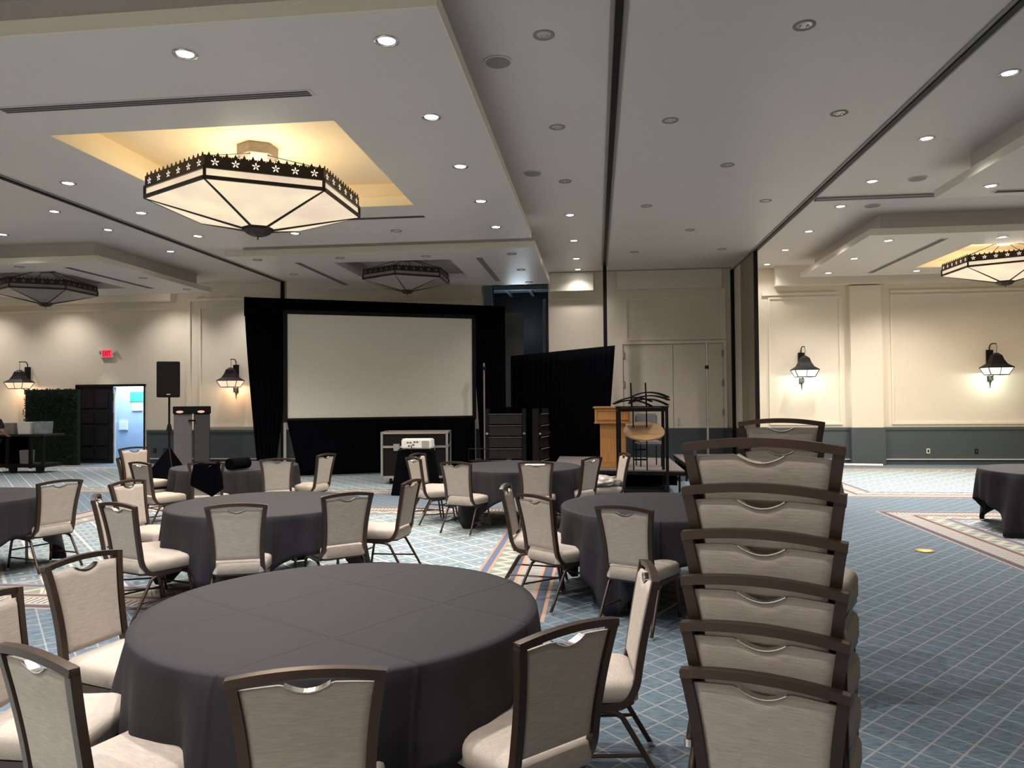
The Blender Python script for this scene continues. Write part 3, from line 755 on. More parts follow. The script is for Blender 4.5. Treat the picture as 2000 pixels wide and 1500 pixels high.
for i, (dx_, dz_, a_) in enumerate(((-.14, .03, 5), (-.16, .08, -3), (.12, .05, 3), (.14, .11, -2), (.13, .17, 0))):
    if k0 is None:
        rg = []
        for q in range(17):
            s_ = -1 + q / 8; rg.append([(s_ * .34, -.22, .09 * (1 - s_ * s_)), (s_ * .34, .22, .09 * (1 - s_ * s_)), (s_ * .34, .22, .09 * (1 - s_ * s_) + .022), (s_ * .34, -.22, .09 * (1 - s_ * s_) + .022)])
        k = MB().ring(rg).obj('curved_panel', 'black', smooth=30); k0 = k
    else: k = k0.copy(); C.objects.link(k)
    k.location = (.79 + dx_, 13.42, H + .005 + dz_ - .03); k.rotation_euler = (0, rad(a_), rad(2))
    tag(k, ['curved black panel on the rack top, left pile, lowest', 'curved black panel on the rack top, left pile, upper', 'curved black panel on the rack top, right pile, lowest', 'curved black panel on the rack top, right pile, middle', 'curved black panel on the rack top, right pile, highest'][i], 'panel', 'curved panels on the rack')
b = MB(); b.ring([[(r_ * cos(q * pi / 20), r_ * sin(q * pi / 20), z) for q in range(40)] for r_, z in ((.36, 0), (.36, .03))])
o = b.obj('wooden_disc', 'plywood'); o.location = (.83, 13.42, 1.10); o.rotation_euler = (rad(24), 0, rad(2)); tag(o, 'small round wooden table top held inside the rack cart', 'table top')
o.parent = None
t = empty('office_chair', (.95, 14.7, .40), rad(190), 'dark padded chair standing on the stage behind the rack', 'chair')
MB().box(-.22, -.03, .62, .22, .04, 1.0).obj('backrest', 'grey', t, bev=.03); MB().box(-.23, -.02, .40, .23, .42, .48).obj('seat', 'grey', t, bev=.03)
b = MB()
for x, y in ((-.2, 0), (.2, 0), (-.2, .38), (.2, .38)): b.tube([(x, y, 0), (x, y, .42)], .012, 6)
b.tube([(-.15, .0, .44), (-.15, .0, .7)], .012, 6); b.tube([(.15, .0, .44), (.15, .0, .7)], .012, 6)
b.obj('leg_frame', 'black', t)

# flight case
t = empty('flight_case', (-3.72, 15.05, 0), rad(6), 'black flight case with aluminium edges below the screen', 'flight case')
W, Dp = .66, .35
MB().box(-W, -Dp, .14, W, Dp, 1.04).obj('body', 'black', t)
b = MB(); e_ = .022
for x in (-W, W):
    for y in (-Dp, Dp): b.box(x - e_, y - e_, .13, x + e_, y + e_, 1.06)
for z in (.15, 1.04, .76):
    for y in (-Dp, Dp): b.box(-W, y - e_, z - e_, W, y + e_, z + e_)
    for x in (-W, W): b.box(x - e_, -Dp, z - e_, x + e_, Dp, z + e_)
b.obj('edge_trim', 'alu', t)
for x in (-.36, .36): MB().box(x - .06, -Dp - .035, .68, x + .06, -Dp - .01, .82).obj('latch', 'alu', t)
for x in (-.5, .5):
    for y in (-.25, .25):
        c_ = MB().ring([[(x - .02 + k_, y + .055 * cos(q * pi / 8), .056 + .055 * sin(q * pi / 8)) for q in range(16)] for k_ in (0, .04)]).obj('caster', 'black', t)
MB().box(-.25, -Dp - .012, .90, .25, -Dp, .93).obj('lid_groove', 'rail', t)
# projector on a draped stand
t = empty('projector_stand', (-3.27, 13.2, 0), rad(3), 'small stand covered with black drape, carrying the projector', 'stand')
n = 72; rg = []
for k in range(9):
    v = k / 8; row = []
    for i in range(n):
        a_ = 2 * pi * i / n; c_, s_ = cos(a_), sin(a_); sq_ = 1 / max(abs(c_), abs(s_)); rad_ = (.30 + .10 * v) * min(sq_, 1.3) * (1 + .05 * v * sin(12 * a_))
        row.append((rad_ * c_, rad_ * s_ * .72, .795 * (1 - v) + .01))
    rg.append(row)
MB().ring(rg).obj('drape', 'velvet', t, smooth=60)
MB().box(-.30, -.2, .78, .30, .2, .815).obj('shelf', 'black', t)
t = empty('projector', (-3.22, 13.12, .815), rad(3), 'white projector on the black draped stand', 'projector')
MB().box(-.27, -.17, .02, .27, .17, .19).obj('housing', 'white', t, bev=.018)
b = MB(); 
for i in range(7): b.box(.10, -.174, .04 + i * .018, .23, -.168, .05 + i * .018)
b.obj('air_grille', 'rail', t)
b = MB()
for x, z in ((-.17, .13), (-.12, .13), (-.05, .14), (.0, .14), (-.15, .07), (-.07, .09)): b.box(x, -.174, z - .012, x + .035, -.168, z + .012)
b.obj('ports', 'slot', t); b = MB()
for x in (-.2, .2): b.cyl((x, 0), .02, 0, .025, 10)
b.obj('feet', 'black', t)
ct = MB().tube([(-3.3, 12.94, .9), (-3.28, 12.88, .8), (-3.3, 12.86, .4), (-3.1, 12.8, .02), (-2.7, 12.9, .015), (-2.5, 13.6, .015)], .008, 6, smooth=5).obj('power_cable', 'black', smooth='all'); tag(ct, 'black cable hanging from the back of the projector', 'cable')

# folded black carts
def fold_cart(x, y, w_, rz, label, n=5):
    t = empty('folded_table_cart', (x, y, 0), rz, label, 'cart', 'folded carts by the drape')
    b = MB()
    for s_ in (-1, 1): b.box(s_ * w_ - .04, -.03, .05, s_ * w_ + .04, .10, 1.5)
    b.obj('side_frame', 'black', t)
    b = MB()
    for k in range(n):
        z = .18 + k * 1.24 / n; b.box(-w_ + .05, -.05, z, w_ - .05, -.01, z + 1.24 / n - .05, Matrix.Rotation(rad(-8), 4, 'X'))
    b.obj('folded_panels', 'blackpanel', t)
    b = MB(); 
    for k in range(n + 1): b.box(-w_ + .04, -.07, .143 + k * 1.24 / n, w_ - .04, -.055, .150 + k * 1.24 / n)
    b.obj('edge_strips', 'rail', t)
    b = MB()
    for s_ in (-1, 1): b.box(s_ * w_ - .02, -.08, .95, s_ * w_ + .03, -.04, .99)
    b.obj('latches', 'chrome', t)
    b = MB()
    for s_ in (-1, 1): b.box(s_ * w_ - .03, -.25, 0, s_ * w_ + .03, .3, .05)
    b.obj('feet', 'black', t)
M['blackpanel'] = plain('black_laminate', (.010, .0095, .0095), .45, spec=.25)
fold_cart(-1.96, 15.85, .40, rad(3), 'folded black table cart, the wide one facing us, before the drape')
fold_cart(-1.18, 16.0, .36, rad(78), 'folded black table cart turned edge on, right of the wide one', 5)
t = empty('stacking_chair', (-2.38, 15.0, 0), rad(200), 'low black chair with grey bag on it, left of the folded carts', 'chair')
MB().box(-.2, -.2, .42, .2, .2, .46).obj('seat', 'black', t); MB().tube([(-.2, -.22, .42), (-.2, -.24, .68), (.2, -.24, .68), (.2, -.22, .42)], .012, 6).obj('back_hoop', 'black', t)
b = MB()
for x, y in ((-.19, -.19), (.19, -.19), (-.19, .19), (.19, .19)): b.tube([(x, y, 0), (x, y, .43)], .01, 6)
b.obj('leg_frame', 'black', t)

# ------------------------------------------------------------------ left corner: speaker, cabinet, hedge, service table
t = empty('speaker_stand', (-8.60, 14.1, 0), 0, 'tripod speaker stand with black triangular scrim', 'speaker stand')
MB().tube([(0, 0, .1), (0, 0, 1.80)], .02, 10).obj('pole', 'black', t); MB().cyl((0, 0), .06, 1.12, 1.26, 12, .03).obj('collar', 'black', t)
b = MB(); 
R3 = [(cos(rad(a_)) * .62, sin(rad(a_)) * .62) for a_ in (-50, 70, 190)]
b.ring([[(x_ * .03, y_ * .03, .78) for x_, y_ in R3], [(x_ * .98, y_ * .98, .02) for x_, y_ in R3]]); b.obj('scrim', 'velvet', t)
for x_, y_ in R3: MB().tube([(0, 0, .8), (x_, y_, .015)], .012, 6).obj('leg', 'black', t)
t = empty('loudspeaker', (-8.59, 14.1, 1.80), rad(22), 'black loudspeaker on the tripod stand', 'speaker')
rg = [[(-.22, -.17, z), (.22, -.17, z), (.15, .18, z), (-.15, .18, z)] for z in (.0, .72)]
MB().ring(rg).obj('cabinet', 'black', t, bev=.012); MB().box(-.205, -.178, .03, .205, -.168, .69).obj('grille', 'black', t, bev=.004)
MB().box(-.03, -.183, .05, .04, -.177, .07).obj('badge', 'chrome', t)
t = empty('equipment_cabinet', (-9.78, 17.0, 0), rad(30), 'tall grey covered double cabinet with black top by the back wall', 'cabinet')
MB().box(-.40, -.25, 0, .0, .25, 1.42).obj('left_column', 'grey', t, bev=.01); MB().box(.04, -.25, 0, .40, .25, 1.42).obj('right_column', 'black', t, bev=.01)
MB().box(.05, -.262, .02, .39, -.25, 1.40).obj('right_cover', plain('dark_grey_cover', (.07, .066, .072), .7), t)
MB().box(-.42, -.28, 1.42, .42, .28, 1.60).obj('top_bar', 'black', t, bev=.01)
b = MB()
for x in (-.27, .20): b.faces([(x + .08 * cos(q * pi / 8), -.283, 1.47 + .03 * sin(q * pi / 8)) for q in range(16)], [tuple(range(16))])
b.obj('round_lamps', 'dot', t); MB().box(-.08, -.3, 1.24, .08, -.26, 1.28).obj('handle', 'black', t)

o = None
b = MB(); nx, nz = 60, 76; th = .18
t = empty('hedge_wall', (-14.95, 18.9, 0), 0, 'dark green artificial hedge wall panel behind the service table', 'hedge wall')
MB().box(-.78, -.06, 0, .78, .06, 2.08).obj('backing', 'hedge', t)
b = MB(); rnd = random.Random(3)
for i in range(2600):
    x, z = rnd.uniform(-.8, .8), rnd.uniform(.02, 2.1); y = -.06 - rnd.uniform(0, .05); s_ = rnd.uniform(.02, .04); a_ = rnd.uniform(0, 6.28); tl = rnd.uniform(-.9, .9)
    ca, sa_ = cos(a_) * s_, sin(a_) * s_
    b.faces([(x - ca, y, z - sa_), (x + sa_ * .5, y - .03 * tl, z - ca * .5), (x + ca, y - .02, z + sa_), (x - sa_ * .5, y - .01, z + ca * .5)], [(0, 1, 2, 3)])
b.obj('leaves', 'hedge', t)
t = empty('service_table', (-14.05, 16.9, 0), rad(2), 'dark folding service table on wheels at the left edge', 'table')
MB().box(-.95, -.38, .90, .72, .38, .945).obj('tabletop', 'bronze', t, bev=.004)
for x in (-.75, -.3, .3, .62): MB().box(x - .03, -.3, .12, x + .03, -.24, .90).obj('leg', 'black', t)
MB().box(-.8, -.34, .14, .68, .34, .22).obj('lower_shelf', 'black', t)
for x in (-.7, -.15, .55): MB().ring([[(x + .10 * cos(q * pi / 8), -.3 + k_, .10 + .10 * sin(q * pi / 8)) for q in range(16)] for k_ in (0, .05)]).obj('wheel', 'black', t)
MB().box(-.75, -.02, .22, -.1, .3, .88).obj('side_cloth', 'velvet', t)
def dish(name, x, y, z, w_, d_, h_, mat, label, cat):
    o = MB().ring([[(-w_ * s_, -d_ * s_, q), (w_ * s_, -d_ * s_, q), (w_ * s_, d_ * s_, q), (-w_ * s_, d_ * s_, q)] for s_, q in ((.9, 0), (1, h_))]).obj(name, mat, bev=.01); o.location = (x, y, z)
    r_ = tag(o, label, cat); return o
dish('napkin_bin', -13.95, 16.8, .947, .18, .15, .30, 'white', 'white bin on the service table, middle one', 'bin')
dish('glass_rack', -14.35, 16.8, .947, .15, .15, .28, plain('dish_rack', (.30, .28, .25), .3, .3, var=.8, scale=30), 'grey rack of glasses on the service table, left one', 'rack')
dish('plastic_tub', -13.58, 16.85, .947, .16, .15, .31, plain('clear_tub', (.28, .32, .35), .2, var=.5, scale=9), 'bluish clear tub on the service table, right one', 'tub')
dish('storage_bin', -13.9, 16.72, .222, .12, .12, .34, 'grey', 'grey bin on the lower shelf of the service table', 'bin')
for i in range(5):
    o = MB().cyl((0, 0), .05, 0, .03 + .01 * (i % 3), 12).obj('cup_stack', 'alu'); o.location = (-14.9 + i * .1, 16.68, .947); tag(o, 'small metal pot on the service table, %s from the left edge' % ['first', 'second', 'third', 'fourth', 'fifth'][i], 'pot', 'metal pots on the service table')

# person at the left frame edge
def person():
    t = empty('person', (-14.27, 16.05, 0), rad(10), 'person in black shirt and trousers standing at the service table, arm bent', 'person')
    vs = []; rs = []; es = []
    def ad(p, r_): vs.append(p); rs.append(r_); return len(vs) - 1
    pe = ad((0, 0, .95), .13); ab = ad((0, 0, 1.1), .12); ch = ad((0, 0, 1.3), .135); nk = ad((0, 0, 1.46), .055); hd = ad((0, .02, 1.57), .08); ht = ad((0, .02, 1.68), .08)
    es += [(pe, ab), (ab, ch), (ch, nk), (nk, hd), (hd, ht)]
    for s_ in (-1, 1):
        hip = ad((s_ * .09, 0, .86), .095); kn = ad((s_ * .10, .02, .48), .06); an = ad((s_ * .10, 0, .09), .042); to_ = ad((s_ * .11, .15, .04), .035)
        es += [(pe, hip), (hip, kn), (kn, an), (an, to_)]
        sh = ad((s_ * .19, 0, 1.38), .058); el = ad((s_ * .26, .02, 1.12), .042); wr = ad((s_ * .22, .24, 1.02), .028); pa = ad((s_ * .21, .31, 1.0), .03)
        es += [(ch, sh), (sh, el), (el, wr), (wr, pa)]
        for f_ in range(4):
            k1 = ad((s_ * (.21 + (f_ - 1.5) * .018), .36, .985), .009); k2 = ad((s_ * (.21 + (f_ - 1.5) * .02), .395, .965), .008); es += [(pa, k1), (k1, k2)]
        th_ = ad((s_ * .17, .33, .985), .010); es.append((pa, th_))
    def skin(name, V_, E_, R__, mat, par):
        me = bpy.data.meshes.new(name); me.from_pydata(V_, E_, []); ob = bpy.data.objects.new(name, me); C.objects.link(ob)
        mo = ob.modifiers.new('s', 'SKIN'); 
        for i, r_ in enumerate(R__): me.skin_vertices[0].data[i].radius = (r_, r_)
        me.skin_vertices[0].data[0].use_root = True
        sb = ob.modifiers.new('u', 'SUBSURF'); sb.levels = 2; sb.render_levels = 2
        dg_ = bpy.context.evaluated_depsgraph_get(); m2 = bpy.data.meshes.new_from_object(ob.evaluated_get(dg_)); bpy.data.objects.remove(ob)
        m2.materials.clear(); m2.materials.append(M[mat])
        for p in m2.polygons: p.use_smooth = True; p.material_index = 0
        o2 = bpy.data.objects.new(name, m2); C.objects.link(o2); o2.parent = par; return o2
    t.scale = (.93, .93, .93)
    skin('body', vs, es, rs, 'skin', t)
    skin('shirt', [(0, 0, .93), (0, 0, 1.12), (0, 0, 1.3), (0, 0, 1.42), (-.2, 0, 1.385), (-.26, .02, 1.17), (.2, 0, 1.385), (.26, .02, 1.17)], [(0, 1), (1, 2), (2, 3), (2, 4), (4, 5), (2, 6), (6, 7)], [.145, .14, .155, .07, .075, .065, .075, .065], 'shirt', t)
    skin('trousers', [(0, 0, .93), (-.09, 0, .84), (-.10, .02, .48), (-.10, 0, .1), (.09, 0, .84), (.10, .02, .48), (.10, 0, .1)], [(0, 1), (1, 2), (2, 3), (0, 4), (4, 5), (5, 6)], [.145, .11, .08, .065, .11, .08, .065], 'shirt', t)
    skin('hair', [(0, -.01, 1.73), (0, -.05, 1.66), (0, -.06, 1.58)], [(0, 1), (1, 2)], [.08, .085, .06], 'hair', t)
    b = MB(); b.ring([[(.012 * cos(q), .105 + z_, 1.60 + .012 * sin(q)) for q in (0, 1.57, 3.14, 4.71)] for z_ in (0, .015)]); b.obj('nose', 'skin', t)
person()

# ------------------------------------------------------------------ banquet chairs
def yb(z): # back lean: local y of the back plane at height z
    return -.225 - .085 * ((z - .42) / .48) ** 1.15 if z > .42 else -.225
def hw(z): # half width of the back at height z
    u = (z - .42) / .48; return .162 + .016 * (1 - u) ** 2 + .048 * max(0, u) ** 1.8
def make_chair():
    t = empty('banquet_chair', (0, 0, 0))
    # seat pad
    out = []
    n = 10
    def rr_(w0, w1, y0, y1, r_, z):
        ps = []
        for cx_, cy_, a0 in ((w1 - r_, y1 - r_, 0), (-w1 + r_, y1 - r_, 90), (-w0 + r_, y0 + r_, 180), (w0 - r_, y0 + r_, 270)):
            for k in range(n + 1):
                a_ = rad(a0 + 90 * k / n); ps.append((cx_ + r_ * cos(a_), cy_ + r_ * sin(a_), z))
        return ps
    prof = [(.012, .366), (.0, .374), (.0, .432), (.006, .448), (.022, .460), (.06, .468), (.12, .472)]
    MB().ring([rr_(.198 - i_, .230 - i_, -.238 + i_, .245 - i_, .055 if i_ < .03 else .04, z) for i_, z in prof]).obj('seat', 'fab', t, smooth=60)
    MB().ring([rr_(.188, .226, -.222, .232, .05, z) for z in (.352, .366)]).obj('seat_base', 'frame', t, smooth=40)
    # upholstered back with the notch under the hand hole
    nx, nz = 24, 22; zb, zt = .478, .868
    def ztop(s): 
        a_ = zt + .010 * (1 - s * s); q = abs(s) / .36
        return a_ - (.028 * cos(q * pi / 2) ** .8 if q < 1 else 0)
    def pt(s, v, side):
        z = zb + (ztop(s) - zb) * v; W_ = hw(z) - .012
        e_ = min(1, (1 - abs(s)) / .10, ) ** .5 * min(1, min(v, 1 - v) / .05 + .02) ** .5
        bul = (.020 if side > 0 else .010) * (.25 + .75 * e_)
        return (s * W_, yb(z) + side * bul, z)
    b = MB(); G = {}
    for sd_ in (1, -1):
        for i in range(nx + 1):
            for k in range(nz + 1): G[sd_, i, k] = b.b.verts.new(pt(-1 + 2 * i / nx, k / nz, sd_))
    for sd_ in (1, -1):
        for i in range(nx):
            for k in range(nz): b.b.faces.new((G[sd_, i, k], G[sd_, i + 1, k], G[sd_, i + 1, k + 1], G[sd_, i, k + 1]))
    for i in range(nx):
        for k in (0, nz): b.b.faces.new((G[1, i, k], G[1, i + 1, k], G[-1, i + 1, k], G[-1, i, k]))
    for k in range(nz):
        for i in (0, nx): b.b.faces.new((G[1, i, k], G[1, i, k + 1], G[-1, i, k + 1], G[-1, i, k]))
    bk = b.obj('backrest', 'fab', t, smooth=50)
    # bright lip of the hand hole
    rg = []
    for k in range(13):
        s = -.34 + .68 * k / 12; z = ztop(s) + .001; rg.append([(s * (hw(z) - .012), yb(z) + y_, z + z_) for y_, z_ in ((-.014, 0), (.018, 0), (.018, .003), (-.014, .003))])
    tag(MB().ring(rg).obj('hand_hole_lip', 'chrome', bk), 'bright lip of the hand hole')
    # back frame: two sides running into the seat rails, arched top
    f = MB()
    for s_ in (-1, 1):
        pts = [(s_ * (hw(z) + .004), yb(z), z) for z in (.905, .84, .76, .68, .60, .52, .46)] + [(s_ * .182, -.212, .415), (s_ * .186, -.18, .372), (s_ * .190, -.12, .352), (s_ * .2, .1, .350)]
        f.tube(pts, .016, 4, rx=.016, up=(1, 0, 0), smooth=3)
    rg = []
    for k in range(21):
        s = -1 + k / 10; z = .893 + .022 * (1 - s * s); x = s * (hw(.90) + .0185); y = yb(.9) - .010 * (1 - s * s)
        rg.append([(x, y - .016, z - .014), (x, y + .016, z - .014), (x, y + .016, z + .012), (x, y - .016, z + .012)])
    f.ring(rg)
    f.obj('back_frame', 'frame', t, smooth=30)
    # legs
    for s_ in (-1, 1):
        lg = MB().tube([(s_ * .192, -.02, .338), (s_ * .196, .10, .336), (s_ * .200, .150, .322), (s_ * .203, .178, .285), (s_ * .210, .225, .018)], .0125, 8, smooth=4).obj('front_leg', 'frame', t, smooth='all')
        MB().cyl((s_ * .2105, .228), .016, 0, .022, 12).obj('glide', 'chrome', lg)
        lg = MB().tube([(s_ * .192, .02, .334), (s_ * .196, -.10, .333), (s_ * .199, -.150, .318), (s_ * .202, -.180, .28), (s_ * .214, -.335, .018)], .0125, 8, smooth=4).obj('rear_leg', 'frame', t, smooth='all')
        MB().cyl((s_ * .2145, -.338), .016, 0, .022, 12).obj('glide', 'chrome', lg)
    b = MB()
    for s_ in (-1, 1): b.tube([(s_ * .206, .205, .135), (s_ * .207, -.255, .15)], .008, 6)
    b.tube([(-.203, .19, .21), (.203, .19, .21)], .008, 6)
    b.obj('stretcher', 'frame', t)
    return t
chair0 = make_chair(); used = [False]
def chair(mx, my, th, label, group, dz=0, name=None):
    """mx,my: middle of the top rail; th: facing direction in degrees"""
    c = chair0 if not used[0] else copy_tree(chair0); used[0] = True
    d_ = .30; c.location = (mx + d_ * cos(rad(th)), my + d_ * sin(rad(th)), dz); c.rotation_euler = (0, 0, rad(th - 90))
    tag(c, label, 'chair', group); return c
g = 'banquet chairs around the nearest table'
chair(-.85, 2.10, 106, 'banquet chair at the nearest table, back to us, at the bottom centre of the picture', g)
chair(-.11, 2.58, 134, 'banquet chair at the nearest table, back to us, front right with its seat showing', g)
chair(.22, 3.50, 184, 'banquet chair at the nearest table seen edge on, right side', g)
chair(-2.61, 3.53, -12, 'banquet chair at the nearest table facing us, pale back, left far side', g)
chair(-2.47, 2.74, 5, 'banquet chair at the nearest table cut by the left frame edge, pale back showing', g)
chair(-1.767, 2.176, 65, 'banquet chair at the nearest table, back to us, bottom left corner', g)
g = 'banquet chairs around the second table'
chair(-2.75, 5.41, 108, 'banquet chair at the second table, back to us, middle of its near side', g)
chair(-2.11, 6.09, 130, 'banquet chair at the second table, back to us, near right side', g)
chair(-1.82, 7.11, 172, 'banquet chair at the second table seen nearly edge on, right end', g)
chair(-3.71, 5.40, 67, 'banquet chair at the second table, back to us, near left side', g)
chair(-4.20, 5.83, 30, 'banquet chair at the second table seen edge on, left of the near left one', g)
chair(-4.66, 6.93, -10, 'banquet chair at the second table facing us, far left side', g)
chair(-5.42, 6.95, 158, 'lone banquet chair at the left edge table, seat turned left', 'banquet chair at the left edge table')
g = 'banquet chairs around the table left of the screen'
chair(-5.97, 9.13, 66, 'banquet chair at the far left table, back to us, left side', g)
chair(-5.06, 9.14, 108, 'banquet chair at the far left table with black cloth hung over its back', g)
chair(-4.36, 9.72, 112, 'banquet chair at the far left table, back to us, right side', g)
chair(-4.0, 10.6, 165, 'banquet chair at the far left table seen half edge on, right end', g)
chair(-6.73, 10.10, -28, 'lower chair of two stacked at the far left table, facing us', g)
chair(-6.71, 10.12, -28, 'upper chair of two stacked at the far left table, facing us', g, dz=.13)
g = 'banquet chairs around the table right of the screen'
chair(-2.50, 9.95, 40, 'banquet chair at the far middle table, back to us, left end', g)
chair(-2.62, 10.68, -15, 'banquet chair at the far middle table facing us, behind the left end one', g)
chair(-1.77, 9.20, 71, 'banquet chair at the far middle table, back to us, near left', g)
chair(-.77, 9.29, 91, 'banquet chair at the far middle table, back to us, near middle', g)
chair(-.08, 9.97, 146, 'banquet chair at the far middle table, back to us, right side', g)
wrapc = chair(.38, 10.7, 195, 'banquet chair at the far middle table facing us, loaded with plastic wrap', g)
g = 'banquet chairs around the table by the chair stack'
chair(.19, 5.44, 63, 'banquet chair at the right table, back to us, near side', g)
chair(-.51, 6.04, 47, 'banquet chair at the right table, back to us, left side with its seat showing', g)
chair(-.83, 6.75, -3, 'banquet chair at the right table seen edge on, far left', g)
g = 'chairs in the front right stack'
nm = ['lowest chair of the tall chair stack in front', 'second chair from the bottom in the front chair stack', 'third chair from the bottom in the front chair stack', 'fourth chair from the bottom in the front chair stack', 'fifth chair from the bottom in the front chair stack', 'topmost chair of the tall chair stack in front']
for i, l_ in enumerate(nm): chair(.455 + .005 * i, 2.17 + .017 * i, 69, l_, g, dz=.131 * i)
g = 'chairs in the rear stack'
nm = ['lowest chair of the chair stack behind the front one', 'second lowest chair of the chair stack behind', 'third lowest chair of the chair stack behind', 'fourth chair up in the chair stack behind', 'second topmost chair of the chair stack behind', 'topmost chair of the chair stack behind the front one']
for i, l_ in enumerate(nm): chair(1.00 + .006 * i, 4.24 + .017 * i, 76, l_, g, dz=.131 * i)

# ------------------------------------------------------------------ round tables
def table(cx, cy, R_, rot, label, clabel, half=1.2, legs=True, seed=0, group='round tables under black cloths'):
    t = empty('round_table', (cx, cy, 0), rad(rot), label, 'table', group)
    MB().cyl((0, 0), R_ - .012, .725, .748, 64).obj('tabletop', 'plywood', t)
    for s_ in (-1, 1):
        for q in (-1, 1):
            MB().tube([(s_ * .45, q * .1, .72), (s_ * .5, q * .30, .60), (s_ * .5, q * .40, .45), (s_ * .5, q * .42, .01)], .014, 8, smooth=4).obj('leg', 'rail', t, smooth='all')
    n = 288; rnd = random.Random(seed); ph = [rnd.uniform(0, 6.28) for _ in range(6)]
    rings = []; top = .757
    for r_ in (R_ * .5, R_ * .96): rings.append([(r_ * cos(2 * pi * i / n), r_ * sin(2 * pi * i / n), top) for i in range(n)])
    rings.append([((R_) * cos(2 * pi * i / n), R_ * sin(2 * pi * i / n), top - .001) for i in range(n)])
    rings.append([((R_ + .006) * cos(2 * pi * i / n), (R_ + .006) * sin(2 * pi * i / n), top - .010) for i in range(n)])
    K = 9
    for k in range(1, K + 1):
        v = k / K; row = []
        for i in range(n):
            a_ = 2 * pi * i / n; cl = half / max(abs(cos(a_)), abs(sin(a_)))
            drop = min(cl - R_, .735); c4 = (1 - cos(4 * a_)) / 2
            s_ = drop * v
            wv = sin(11 * a_ + ph[0] + .9 * sin(2 * a_ + ph[1])) + .55 * sin(19 * a_ + ph[2]) + .3 * sin(31 * a_ + ph[3])
            rd_ = R_ + .008 + .02 * s_ + .10 * c4 ** 2 * s_ + .066 * (s_ / .7) ** .75 * wv * (.6 + .4 * c4)
            row.append((rd_ * cos(a_), rd_ * sin(a_), top - .01 - s_))
        rings.append(row)
    # smooth inner face
    b = MB(); b.ring(rings, cap=False); b.b.verts.ensure_lookup_table(); b.b.faces.new([b.b.verts[i] for i in range(n)])
    o = b.obj('tablecloth', 'cloth', smooth='all'); o.location = (cx, cy, 0); o.rotation_euler = (0, 0, rad(rot))
    sm = o.modifiers.new('thickness', 'SOLIDIFY'); sm.thickness = .003; sm.offset = 1
    tag(o, clabel, 'tablecloth', 'black round table cloths')
table(-1.17, 3.32, .885, 58, 'nearest round table, large in the foreground', 'black cloth on the nearest big round table', seed=1)
table(-3.06, 6.6, .87, 50, 'second round table, left of centre', 'black cloth on the second round table, left of centre', seed=2)
table(-6.50, 6.80, .85, 0, 'round table cut by the left frame edge', 'black cloth on the table cut by the left frame edge', seed=3)
table(-5.30, 10.4, .88, 20, 'far left round table near the speaker stand', 'black cloth on the far left table near the speaker stand', seed=4)
table(-1.13, 10.42, .89, 10, 'far middle round table in front of the folded carts', 'black cloth on the far middle table with a paper on it', seed=5)
table(.57, 6.65, .89, 15, 'round table behind the front chair stack', 'black cloth on the round table behind the front chair stack', seed=6)
table(5.78, 10.0, .90, -13, 'round table at the right frame edge with a bare leg showing', 'short black cloth on the table at the right frame edge', seed=7, half=1.25)
table(2.50, 11.2, .90, 40, 'round table hidden behind the stacked chairs on the right', 'black cloth peeking out right behind the stacked chairs', seed=8)
o = MB().box(-.11, -.075, 0, .17, .10, .006).obj('paper_sheet', 'paper'); o.location = (-.92, 10.55, .762); tag(o, 'white paper sheet lying on the far middle table', 'paper')
o = MB().box(-.05, -.03, 0, .05, .03, .02).obj('small_box', 'white', bev=.003); o.location = (6.02, 9.95, .762); tag(o, 'small pale box on the table at the right edge', 'box')
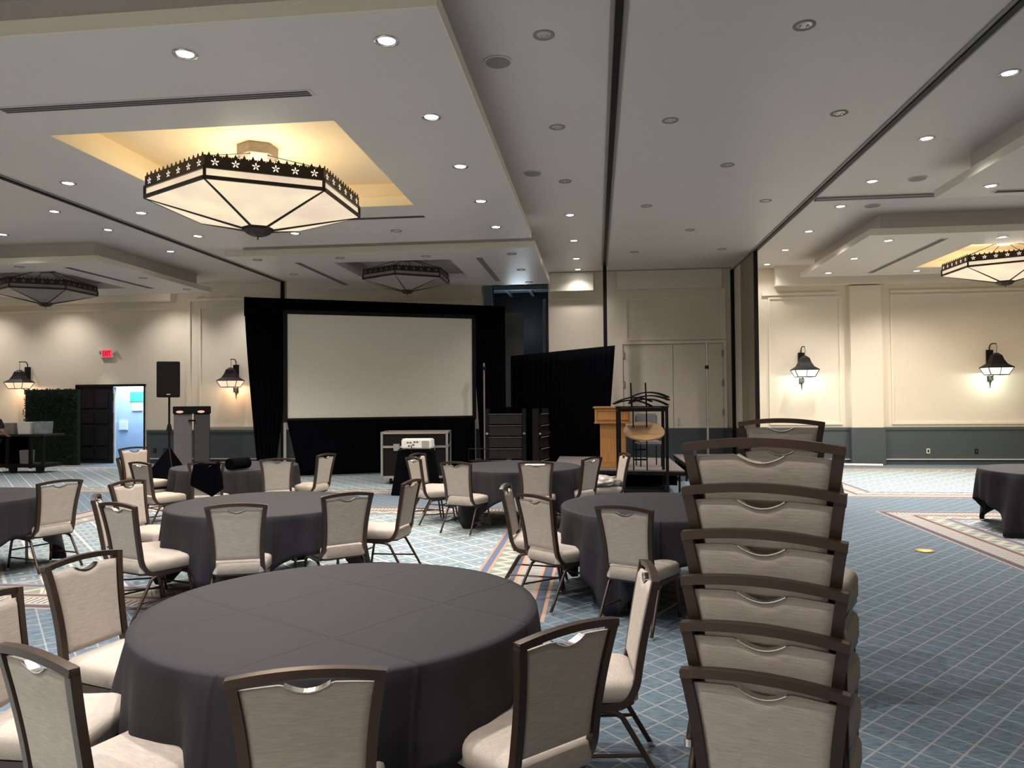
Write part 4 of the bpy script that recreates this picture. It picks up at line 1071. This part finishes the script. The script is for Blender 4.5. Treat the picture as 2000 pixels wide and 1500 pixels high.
# cloth hung over a chair back
def hung():
    n, m_ = 26, 30; b = MB(); V = {}
    for i in range(n + 1):
        for k in range(m_ + 1):
            u = i / n; v = k / m_; s = (v - .38) * .78       # arc length over the rail
            x = -.17 + .36 * u + .02 * sin(5 * v + 3 * u)
            lenf = 1 + .55 * (1 - abs(u - .62) / .62)
            if s > 0: y, z = -.028 - .02 * s + .018 * sin(9 * u + 4 * v), .926 - s * .62 * lenf
            elif s < 0: y, z = .03 + .012 * sin(9 * u), .926 + s * .62
            else: y, z = 0, .93
            if abs(s) < .03: z = .930 - abs(s) * .2; y = -.03 * s / .03
            yy = -.31 + y + (.06 * min(1, max(0, (.926 - z) / .45)) if z < .92 else 0)
            V[i, k] = b.b.verts.new((x, yy, z))
    for i in range(n):
        for k in range(m_): b.b.faces.new((V[i, k], V[i + 1, k], V[i + 1, k + 1], V[i, k + 1]))
    o = b.obj('draped_cloth', 'velvet', smooth='all'); so = o.modifiers.new('t', 'SOLIDIFY'); so.thickness = .006
    th = 108; o.location = (-5.06 + .30 * cos(rad(th)), 9.14 + .30 * sin(rad(th)), 0); o.rotation_euler = (0, 0, rad(th - 90))
    tag(o, 'black cloth hung over the back of a chair at the far left table', 'cloth')
hung()
# roll of black cloth on the far left table
o = MB().ring([[(x, (.085) * cos(q * pi / 8), .085 + .08 * sin(q * pi / 8)) for q in range(16)] for x in (-.02, .16, .3)]).obj('cloth_bundle', 'velvet', smooth=60); o.location = (-4.98, 9.62, .763); o.rotation_euler = (0, 0, rad(70)); tag(o, 'rolled bundle of black cloth at the edge of the far left table', 'cloth bundle')
# heap of plastic wrap on the loaded chair
b = MB(); bmesh.ops.create_icosphere(b.b, subdivisions=4, radius=1); rnd = random.Random(5)
from mathutils import noise as mn
for v in b.b.verts:
    k = 1 + .45 * mn.noise(v.co * 2.6) + .2 * mn.noise(v.co * 7)
    v.co = Vector((v.co.x * .25 * k, v.co.y * .22 * k, max(v.co.z * k, -.55) * .085 + .05))
o = b.obj('plastic_wrap_heap', 'wrap', smooth='all'); th = 195; o.location = (.38 + .33 * cos(rad(th)), 10.7 + .33 * sin(rad(th)), .47); tag(o, 'crumpled heap of clear plastic wrap on a chair seat', 'plastic wrap')
